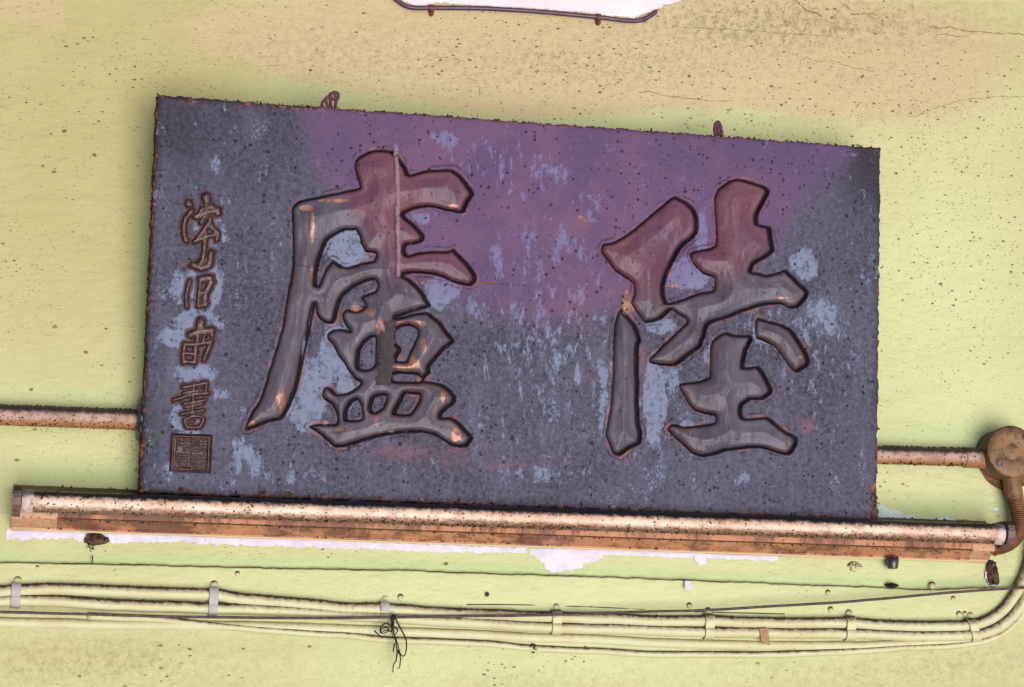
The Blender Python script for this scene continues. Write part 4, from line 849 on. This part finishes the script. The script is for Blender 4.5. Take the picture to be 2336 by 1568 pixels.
# dirt stuck along the underside of the tube and on the spine
pts = []
for _ in range(2600):
    x = random.uniform(a+.01, b-.01)
    if random.random() < .75*(1 if x > .3 else .45):
        g_ = R(random.gauss(-62, 13)); pts.append((x, TY-TR_*math.cos(g_)*.99, tz(x)+TR_*math.sin(g_)*.99))
    elif random.random() < .5:
        g_ = R(random.uniform(-50, 80)); pts.append((x, TY-TR_*math.cos(g_), tz(x)+TR_*math.sin(g_)))
V, F = crust(pts, .0003, .0013, .8, 11)
tag(meshobj('tube_dirt', V, F, M_DIRT, tb, smooth=False), kind='stuff')
V, F = crust([(x, -.0085, zat(x)-.0214+random.uniform(-.0006, .0006)) for x in [random.uniform(xL, xR) for _ in range(220)]]+[(x, -.031, zat(x)+random.uniform(-.016, -.012)) for x in [random.uniform(xL+.05, xR) for _ in range(260)]]+[(x, -.003, zat(x)+.0280+random.uniform(-.0006, .001)) for x in [random.uniform(xL, xR) for _ in range(420)]], .0003, .0012, .8, 12)
tag(meshobj('housing_dirt', V, F, M_DIRT, lamp, smooth=False), kind='stuff')
# rubber bushing, mud nest and debris under the lamp
p = at(2035, 1287, -.010)
m = MB(); m.add(*lathe((p[0], -.012, p[2]-.006), [(.0058, 0), (.0066, .001), (.0076, .007), (.0080, .014)], 24, 2)); rb = m.build('rubber_bush', M_RUBBER, None, loc=(p[0], -.012, p[2]-.006))
tag(rb, 'black rubber bush sticking out below the right part of the lamp', 'bush')
def lump(name, label, cat, px, py, rx, rz, dep, mat, seed=0, y0=0.0, bite=.5):
    c_ = at(px, py, y0); V = []; F = []; nu, nv = 28, 12
    for i in range(nv+1):
        ph = (i/nv)*math.pi/2
        for j in range(nu):
            th = 2*math.pi*j/nu; k = 1+bite*(fbm(np.array([math.cos(th)*2+seed+i*.35]), np.array([math.sin(th)*2+seed+i*.3]), 3)[0]-.5)
            V.append((c_[0]+rx*math.cos(th)*math.cos(ph)*k, y0-dep*math.sin(ph)*k, c_[2]+rz*math.sin(th)*math.cos(ph)*k))
    for i in range(nv):
        for j in range(nu): F.append((i*nu+j, i*nu+(j+1) % nu, (i+1)*nu+(j+1) % nu, (i+1)*nu+j))
    o = meshobj(name, V, F, mat, None, loc=(c_[0], 0, c_[2])); return tag(o, label, cat)
lump('mud_nest', 'rough brown lump of dried mud hanging under the left part of the lamp', 'mud lump', 218, 1231, .0135, .0066, .010, M_MUD, 1, 0, .9)
lump('mud_nest', 'crumbling reddish mud lump on the wall below the right end of the lamp', 'mud lump', 2262, 1310, .0075, .017, .009, M_MUD, 4, 0, 1.1)
lump('mud_nest', 'small flaky paint and mud lump under the lamp, left of the rubber bush', 'mud lump', 1950, 1294, .009, .0055, .005, M_CABLE, 8, 0, 1.4)
# small sooty bits hanging from the nest
loopobj('dead_root', 'thin black root hanging from the mud lump under the lamp', 'root', [[(685, 512), (682, 540), (690, 560)], [(645, 510), (660, 545), (684, 548)], [(678, 600), (678, 630), (677, 658)], [(684, 545), (670, 556)]], C1, -.006, .0007, M_TWIG, None, 6)

# ------------------------------------------------------------------ conduits and junction box
PY = -.015
def pipe(name, label, pts, r, mat, cat='pipe', y=PY, n=24, group=None, wob=.0):
    Q = catmull([at(px, py, y) for px, py in pts], 12)
    o_ = (float(Q[0][0]), float(Q[0][1]), float(Q[0][2]))
    V, F = sweep(Q, r, n); o = meshobj(name, V, F, mat, None, loc=o_); return tag(o, label, cat, group)
lp = thing('conduit', 'grimy pinkish conduit pipe running in from the left to the signboard', 'pipe', at(0, 948, PY))
Q = [at(px, py, PY) for px, py in [(-120, 942), (0, 947), (100, 950.5), (200, 954), (316, 958), (420, 962)]]
V, F = sweep(catmull(Q, 8), .0122, 28); meshobj('pipe', V, F, M_PIPE, lp)
c0 = at(314, 958, PY)
V, F = lathe((c0[0]-.002, PY, c0[2]), [(.012, 0), (.0235, .001), (.0262, .005), (.0262, .030), (.012, .031)], 8, 0); meshobj('coupling_nut', V, F, M_RUBBER, lp, smooth=False)
q0, q1 = at(0, 947, PY), at(320, 958, PY)
V, F = crust([tuple(q0+(q1-q0)*t+np.array([0, -.0122*math.cos(g_), .0122*math.sin(g_)])) for t, g_ in [(random.random(), R(random.choice([random.gauss(75, 10), random.gauss(-55, 15)]))) for _ in range(420)]], .0003, .0012, .8, 21)
tag(meshobj('pipe_dirt', V, F, M_DIRT, lp, smooth=False), kind='stuff')
rp = thing('conduit', 'grimy pinkish conduit pipe between the signboard and the round junction box', 'pipe', at(2005, 1038, PY))
Q = [at(px, py, PY) for px, py in [(1900, 1034), (2005, 1038.5), (2100, 1041), (2200, 1044)]]
V, F = sweep(catmull(Q, 8), .0115, 28); meshobj('pipe', V, F, M_PIPE, rp)
Q = [at(px, py, PY) for px, py in [(2199, 1044), (2230, 1045), (2275, 1047)]]
V, F = sweep(catmull(Q, 6), .0132, 28); meshobj('socket', V, F, M_PIPE, rp)
q0, q1 = at(2005, 1038.5, PY), at(2240, 1045, PY)
V, F = crust([tuple(q0+(q1-q0)*t+np.array([0, -.0122*math.cos(g_), .0122*math.sin(g_)])) for t, g_ in [(random.random(), R(random.choice([random.gauss(75, 10), random.gauss(-62, 10)]))) for _ in range(360)]], .0003, .0012, .8, 22)
tag(meshobj('pipe_dirt', V, F, M_DIRT, rp, smooth=False), kind='stuff')
JY = -.040
jc = at(2309, 1030, JY)
jb = thing('junction_box', 'round brown rusty junction box at the right edge with a disc lid', 'junction box', (jc[0], 0, jc[2]))
rj = .0335
V, F = lathe((jc[0]-.001, 0, jc[2]), [(rj*.97, .0), (rj*.99, -.004), (rj*.97, -.034), (rj*.95, -.036)], 48, 1); meshobj('box_body', V, F, M_RIM, jb)
V, F = lathe((jc[0], 0, jc[2]), [(rj*.96, -.036), (rj*1.0, -.0368), (rj*1.0, -.0392), (rj*.97, -.0404), (rj*.36, -.0405), (rj*.34, -.0400), (rj*.30, -.0400), (rj*.28, -.0404), (rj*.02, -.0404)], 48, 1)
lid = meshobj('lid', V, F, M_BOX, jb)
for px, py, lb in ((2281, 1056, 'lower screw hole of the lid'), (2340, 997, 'upper screw hole of the lid')):
    s = at(px, py, -.041); V, F = lathe((s[0], 0, s[2]), [(.0048, -.0395), (.0048, -.0412), (.0030, -.0412), (.0026, -.0402), (.0002, -.0402)], 20, 1)
    meshobj('screw', V, F, M_RUBBER, lid)['label'] = lb
# round wall plate behind the box
s = at(2300, 1060, -.004); V, F = lathe((s[0]-.001, 0, s[2]+.004), [(rj*1.12, 0), (rj*1.12, -.0055), (rj*.5, -.0065)], 40, 1); meshobj('back_plate', V, F, M_FLEX, jb)
Q = [at(px, py, -.018) for px, py in [(2306, 1085), (2309, 1105), (2313, 1125), (2317, 1140)]]
V, F = sweep(catmull(Q, 5), lambda t: .0128-.002*t, 24); meshobj('outlet_neck', V, F, M_BOX, jb)
fx = thing('flexible_conduit', 'corrugated brown flexible conduit curving from the junction box to the lamp end', 'flexible conduit', at(2318, 1138, -.02))
Q = catmull([at(px, py, y) for px, py, y in [(2316, 1136, -.019), (2322, 1160, -.021), (2326, 1185, -.023), (2324, 1208, -.025), (2313, 1228, -.026), (2296, 1241, -.026), (2276, 1248, -.024), (2262, 1251, -.02)]], 30)
V, F = sweep(Q, lambda t: .0098+.0011*math.sin(t*2*math.pi*34), 24); meshobj('corrugated_sleeve', V, F, M_FLEX, fx)

# ------------------------------------------------------------------ painted cables along the foot of the wall
CB = 'painted cables running along the wall below the lamp'
def cable(label, pts, r, y, mat=M_CABLE, n=20, wob=.0009):
    P = [at(px, py, y) for px, py in pts]; Q = catmull(P, 14); L = np.cumsum([0]+[np.linalg.norm(Q[i+1]-Q[i]) for i in range(len(Q)-1)])
    Q = [q+np.array([0, 0, (fbm(np.array([l*22]), np.array([r*4000.]), 3)[0]-.5)*wob*2]) for q, l in zip(Q, L)]
    V, F = sweep(Q, lambda t: r*(.97+.06*fbm(np.array([t*70]), np.array([r*900.]), 2)[0]), n)
    o_ = tuple(float(v) for v in Q[0]); o = meshobj('cable', V, F, mat, None, loc=o_)
    return tag(o, label, 'cable', CB), Q
c1 = [(-60, 1357), (0, 1351), (47, 1346.7), (124, 1343.6), (218, 1348), (311, 1351), (482, 1357.6), (528, 1364), (600, 1371), (726, 1382.5), (780, 1388), (875, 1389), (1000, 1397.5), (1180, 1406), (1270, 1408), (1371, 1412), (1495, 1418), (1613, 1417), (1682, 1420), (1806, 1421.5), (1924, 1421), (2000, 1427), (2077, 1429), (2203, 1427), (2249.5, 1416), (2285.5, 1393), (2312, 1361), (2334, 1325), (2350, 1280), (2356, 1220)]
c2 = [(-60, 1374), (47, 1370), (124, 1371.6), (218, 1378), (311, 1383), (466, 1387), (528, 1389), (640, 1394), (726, 1399), (881, 1408), (1037, 1418), (1192, 1428), (1347, 1434), (1495, 1439), (1613, 1441), (1806, 1444), (1947, 1446), (2077, 1451), (2203, 1450), (2257, 1440), (2300, 1414), (2332, 1374), (2352, 1320), (2368, 1240)]
c3 = [(200, 1406), (357, 1412), (482, 1426), (622, 1438), (726, 1446), (804, 1450), (881, 1459), (1037, 1465), (1130, 1470), (1223, 1480), (1347, 1485), (1495, 1493), (1635, 1494), (1775, 1493), (1936, 1486), (2077, 1478), (2203, 1470), (2275, 1451), (2321, 1414), (2344, 1370), (2366, 1310)]
c4 = [(-60, 1416), (0, 1420), (200, 1425), (373, 1427), (560, 1428), (726, 1434), (900, 1441), (1037, 1447), (1200, 1455), (1347, 1459), (1495, 1467), (1682, 1472), (1930, 1474), (2100, 1468), (2220, 1460), (2290, 1434), (2330, 1392), (2352, 1350), (2374, 1280)]
_, Q1 = cable('thick painted cable, the uppermost of the painted cables', c1, .0072, -.0085)
_, Q2 = cable('thick painted cable lying directly below the uppermost one', c2, .0070, -.0078)
cable('thin brownish cable sagging lowest of all the painted cables', c3, .0042, -.0050)
cable('broad flat cable half sunk in paint between the thick cables and the lowest thin one', c4, .0066, -.0018, M_CABLEC)
wire, _ = cable('thin dark wire slanting up to the right across the painted cables', [(-60, 1395), (0, 1396.5), (186, 1401), (357, 1406), (528, 1409), (726, 1410.5), (912, 1408), (1099, 1406), (1254, 1402.7), (1347, 1400.5), (1464, 1396), (1613, 1392), (1775, 1382.5), (1936, 1373), (2077, 1360.5), (2220, 1348), (2336, 1341), (2400, 1336)], .0017, -.0195, M_WIRE, 10, .0004)
wire.name = 'wire'; wire['category'] = 'wire'; del wire['group']
w2, _ = cable('hair thin painted wire just above the uppermost painted cable', [(1065, 1379), (1200, 1380.5), (1371, 1386), (1480, 1391), (1640, 1397), (1790, 1401)], .0007, -.004, M_WIRE, 8, .0003)
w2.name = 'wire'; w2['category'] = 'wire'; del w2['group']
V, F = crust([tuple(q+np.array([random.gauss(0, .001), -.001, .0066+random.gauss(0, .0006)])) for q in [Q1[random.randrange(len(Q1)-1)]*(1-t)+Q1[0]*0+np.array([0, 0, 0]) for t in [0]*1] ], .0003, .0011)
for px, py, lb, k, hgt, ang in [(36, 1358, 'grey cable clip at the far left end of the cable bundle', 'l', 1, 0), (487, 1362, 'lilac grey cable clip on the upper cable near the left', 'l', 1, 0), (877, 1390, 'lilac cable clip with a diamond tab above the hanging twigs', 'l', .55, 0), (1270, 1408, 'dirty cable clip below the white bare patch', 'y', 1.2, 0),
                           (1618, 1420, 'paint covered cable clip left of the brown chip', 'y', 1.1, 0), (1940, 1424, 'paint covered cable clip right of the brown chip', 'y', 1, 0), (2218, 1430, 'slanted cable clip where the cables turn up at the right', 'y', 1.1, .35)]:
    p = at(px, py, -.012); z1 = min(Q1, key=lambda q: abs(q[0]-p[0]))[2]; z2 = min(Q2, key=lambda q: abs(q[0]-p[0]))[2]
    pr = [(-.001, z1+.0125), (-.0025, z1+.0095)]
    for g_ in range(80, -31, -15): pr.append((-.0085-.0092*math.cos(R(g_)), z1+.0092*math.sin(R(g_))))
    if hgt > .8:
        pr = [q for q in pr if q[1] > (z1+z2)/2-.001]
        for g_ in range(30, -81, -15):
            q = (-.0078-.0088*math.cos(R(g_)), z2+.0088*math.sin(R(g_)))
            if q[1] < (z1+z2)/2: pr.append(q)
        pr.append((-.0015, z2-.0100)); pr.append((-.001, z2-.014*hgt))
    wd = .0054 if k == 'l' else .0060; V = []; F = []
    t = thing('cable_clip', lb, 'cable clip', (p[0], 0, pr[-1][1]), 'cable clips on the painted cables')
    for y, z in pr:
        sx_ = math.tan(ang)*(z1-z)*-1*.8 if ang else 0
        for dx, dy in ((-wd, 0), (-wd*.93, -.0009), (wd*.93, -.0009), (wd, 0)):
            V.append((p[0]+dx-sx_, y+dy+(.0012 if abs(dx) == wd else 0), z))
    for i in range(len(pr)-1):
        for j in range(3): F.append((4*i+j, 4*i+j+1, 4*i+j+5, 4*i+j+4))
    meshobj('strap', V, F, M_CLIPL if k == 'l' else M_CLIPY, t, smooth=False)
    nt_ = (p[0], -.001, z1+.0155)
    if '877' in str(px):
        V = [(p[0]-.007, -.003, z1+.010), (p[0]-.001, -.004, z1+.0195), (p[0]+.008, -.004, z1+.016), (p[0]+.006, -.003, z1+.0085), (p[0], -.006, z1+.013)]
        meshobj('nail_tab', V, [(0, 1, 4), (1, 2, 4), (2, 3, 4), (3, 0, 4)], M_CLIPY, t, smooth=False)
    else:
        V, F = lathe((p[0]+.001, 0, z1+.0125), [(.0052, 0), (.0050, -.0045), (.0030, -.0062), (.0003, -.0066)], 14, 1); meshobj('nail_tab', V, F, M_CLIPY, t)
# dirt along the tops of the cables
pts = []
for Q in (Q1, Q2):
    for _ in range(700):
        i = random.randrange(len(Q)-1); q = Q[i]+(Q[i+1]-Q[i])*random.random(); g_ = R(random.gauss(68, 12)); pts.append((q[0], q[1]-.0072*math.cos(g_), q[2]+.0072*math.sin(g_)))
V, F = crust(pts, .0002, .0010, .8, 31)
tag(meshobj('cable_dirt', V, F, M_DIRT, None, smooth=False), kind='stuff')
# thin line of grime on the dark wire
# nubs: painted-over studs and bubbles
NG = 'painted-over studs on the wall below the lamp'
def nub(px, py, r, label, y0=-.0042):
    r *= .6
    c_ = at(px, py, y0); V, F = lathe((c_[0], 0, c_[2]), [(r*1.0, y0+.003), (r*.96, y0-.0010), (r*.84, y0-.0019), (r*.45, y0-.0024), (r*.05, y0-.0025)], 18, 1)
    o = tag(meshobj('painted_stud', V, F, M_CLIPY, None, loc=(c_[0], 0, c_[2])), label, 'stud', NG)
    j0, j1 = random.uniform(.1, .8), random.uniform(2.3, 3.3)
    V, F = sweep([(c_[0]+r*1.03*math.cos(q), y0-.0004, c_[2]+r*1.03*math.sin(q)) for q in np.linspace(j0, j1, 16)], lambda t: .00075*math.sin(math.pi*min(max(t, .04), .96))+.0001, 6)
    meshobj('dirt_shade_rim', V, F, M_DIRT, o)  # dark arc over the stud: dirt and its shade in one strip
for px, py, r, lb in [(2127, 1337, .0075, 'largest painted stud, sitting on the ledge line at the right'), (2174, 1367, .0055, 'painted stud just above the dark wire at the right'), (2188, 1402, .006, 'left one of the painted studs over the turning cables'), (2200, 1401, .005, 'small painted stud close beside another above the slanted clip'), (1573, 1383, .006, 'painted stud left of the clip beside the brown chip'),
                      (1889, 1353, .0055, 'painted stud below the ledge line, highest right of the brown chip'), (1895, 1392, .006, 'painted stud just under the dark wire right of the brown chip'), (914, 1364, .0065, 'faint round stud beside the diamond tab clip'), (542, 1310, .0048, 'faint painted stud under the ledge line near the left'), (85, 1295, .003, 'tiny painted stud at the far left under the ledge line'), (2276, 1218, .006, 'painted stud beside the flexible conduit foot')]: nub(px, py, r, lb)
# nail hole, brown chip, insect-like scrap
c_ = at(1111, 1356, -.0045); V, F = lathe((c_[0], 0, c_[2]), [(.0030, -.0035), (.0024, -.0062), (.0012, -.0056), (.0001, -.0054)], 12, 1)
tag(meshobj('nail', V, F, M_MUD, None, loc=(c_[0], 0, c_[2])), 'small rusty nail in the wall above the cables, right of the hanging twigs', 'nail')
P = [at(px, py, -.0166) for px, py in C3([(1163, 1138), (1222, 1132), (1244, 1255), (1232, 1256), (1178, 1230)])]
V = [tuple(p) for p in P]+[tuple(p+np.array([0, .002, 0])) for p in P]
tag(meshobj('brown_chip', V, [(0, 1, 2, 3, 4), (9, 8, 7, 6, 5)]+[(i, (i+1) % 5, (i+1) % 5+5, i+5) for i in range(5)], M_CHIP, None, smooth=False, loc=tuple(P[3])), 'brown slanted scrap stuck on the thick painted cables', 'scrap')
lump('dirt_clod', 'tiny dark clod on the lowest thin cable right of the hanging twigs', 'dirt clod', 1214, 1479, .0045, .0055, .010, M_DIRT, 3, 0, 1.3)
lump('dirt_clod', 'black wedge shaped clod on the ledge line below the rubber bush', 'dirt clod', 2032, 1336, .0085, .0028, .007, M_TWIG, 6, -.003, 1.2)
# dead twigs hanging on the wire
TW = [[(555, 1040), (545, 1100), (552, 1160), (570, 1240), (578, 1290), (592, 1320)], [(557, 1045), (590, 1110), (635, 1195), (648, 1250), (643, 1310), (625, 1340), (602, 1320), (585, 1260), (560, 1180), (550, 1120)], [(545, 1135), (525, 1108), (490, 1100), (462, 1125), (455, 1160), (480, 1172), (520, 1150), (500, 1128), (470, 1140), (450, 1170)],
      [(412, 1152), (440, 1180), (475, 1205)], [(540, 1160), (500, 1150), (455, 1168)], [(580, 1310), (572, 1370), (552, 1405), (548, 1460)], [(590, 1290), (603, 1350), (600, 1400), (592, 1432)], [(545, 1120), (575, 1135), (580, 1160), (555, 1190)], [(560, 1250), (552, 1290), (550, 1308)], [(540, 1050), (538, 1120), (545, 1200)], [(575, 1270), (580, 1320)]]
tw = thing('dead_twigs', 'tangle of thin black dead twigs hanging from the dark wire', 'twigs', at(*C2([(555, 1045)])[0], -.021))
for P_ in TW:
    Q = catmull([at(px, py, -.021-random.uniform(0, .006)) for px, py in C2(P_)], 6); V, F = sweep(Q, lambda t: .0009*(1.15-.5*t), 6); meshobj('twig', V, F, M_TWIG, tw)
V, F = sweep(catmull([at(px, py, -.0215) for px, py in C2([(556, 1036), (550, 1060), (548, 1095), (552, 1130)])], 6), lambda t: .0026*(1.1-.75*t), 8); meshobj('twig_knot', V, F, M_TWIG, tw)

# ------------------------------------------------------------------ cable at the top
tc_ = C5([(225, -60), (270, -12), (300, 12), (340, 38), (400, 53), (510, 53), (800, 55), (1000, 64), (1200, 76), (1400, 94), (1620, 115), (1720, 128), (1800, 137), (1880, 137), (1935, 120), (1980, 92), (2008, 66)])
Q = catmull([at(px, py, -.0045) for px, py in tc_], 12)
Q[-1] = Q[-1]+np.array([.002, .004, .002])
V, F = sweep(Q, lambda t: .0029*(1 if t < .97 else max(.15, (1-t)/.03)), 16)
tag(meshobj('cable', V, F, M_PCAB, None, loc=tuple(Q[0])), 'dark purple cable curving along the top edge of the picture', 'cable')
for px, py, lb in [(515, 55, 'purple cable clip on the top cable, the left of two'), (1617, 116, 'purple cable clip on the top cable, the right of two')]:
    q = at(*C5([(px, py)])[0], -.0045); t = thing('cable_clip', lb, 'cable clip', (q[0], 0, q[2]-.006), 'clips on the top cable')
    V = []; F = []; n_ = 12
    for i in range(n_+1):
        g_ = R(-100+200*i/n_); y, z = -.0045-.0040*math.cos(g_), q[2]+.0040*math.sin(g_)
        for dx in (-.0034, .0034): V.append((q[0]+dx, y, z))
        for dx in (.0030, -.0030): V.append((q[0]+dx, y-.0008*math.cos(g_), z+.0008*math.sin(g_)))
    for i in range(n_):
        for j in range(4): F.append((4*i+j, 4*i+(j+1) % 4, 4*i+4+(j+1) % 4, 4*i+4+j))
    meshobj('strap', V, F, M_PCLIP, t, smooth=False)
    V, F = lathe((q[0]+.0004, 0, q[2]-.0066), [(.0030, 0), (.0032, -.0040), (.0018, -.0058), (.0003, -.0062)], 12, 1); meshobj('nail_tab', V, F, M_PCLIP, t)
print('tris approx', sum(len(o.data.loops)-2*len(o.data.polygons) for o in S.objects if o.type == 'MESH'))
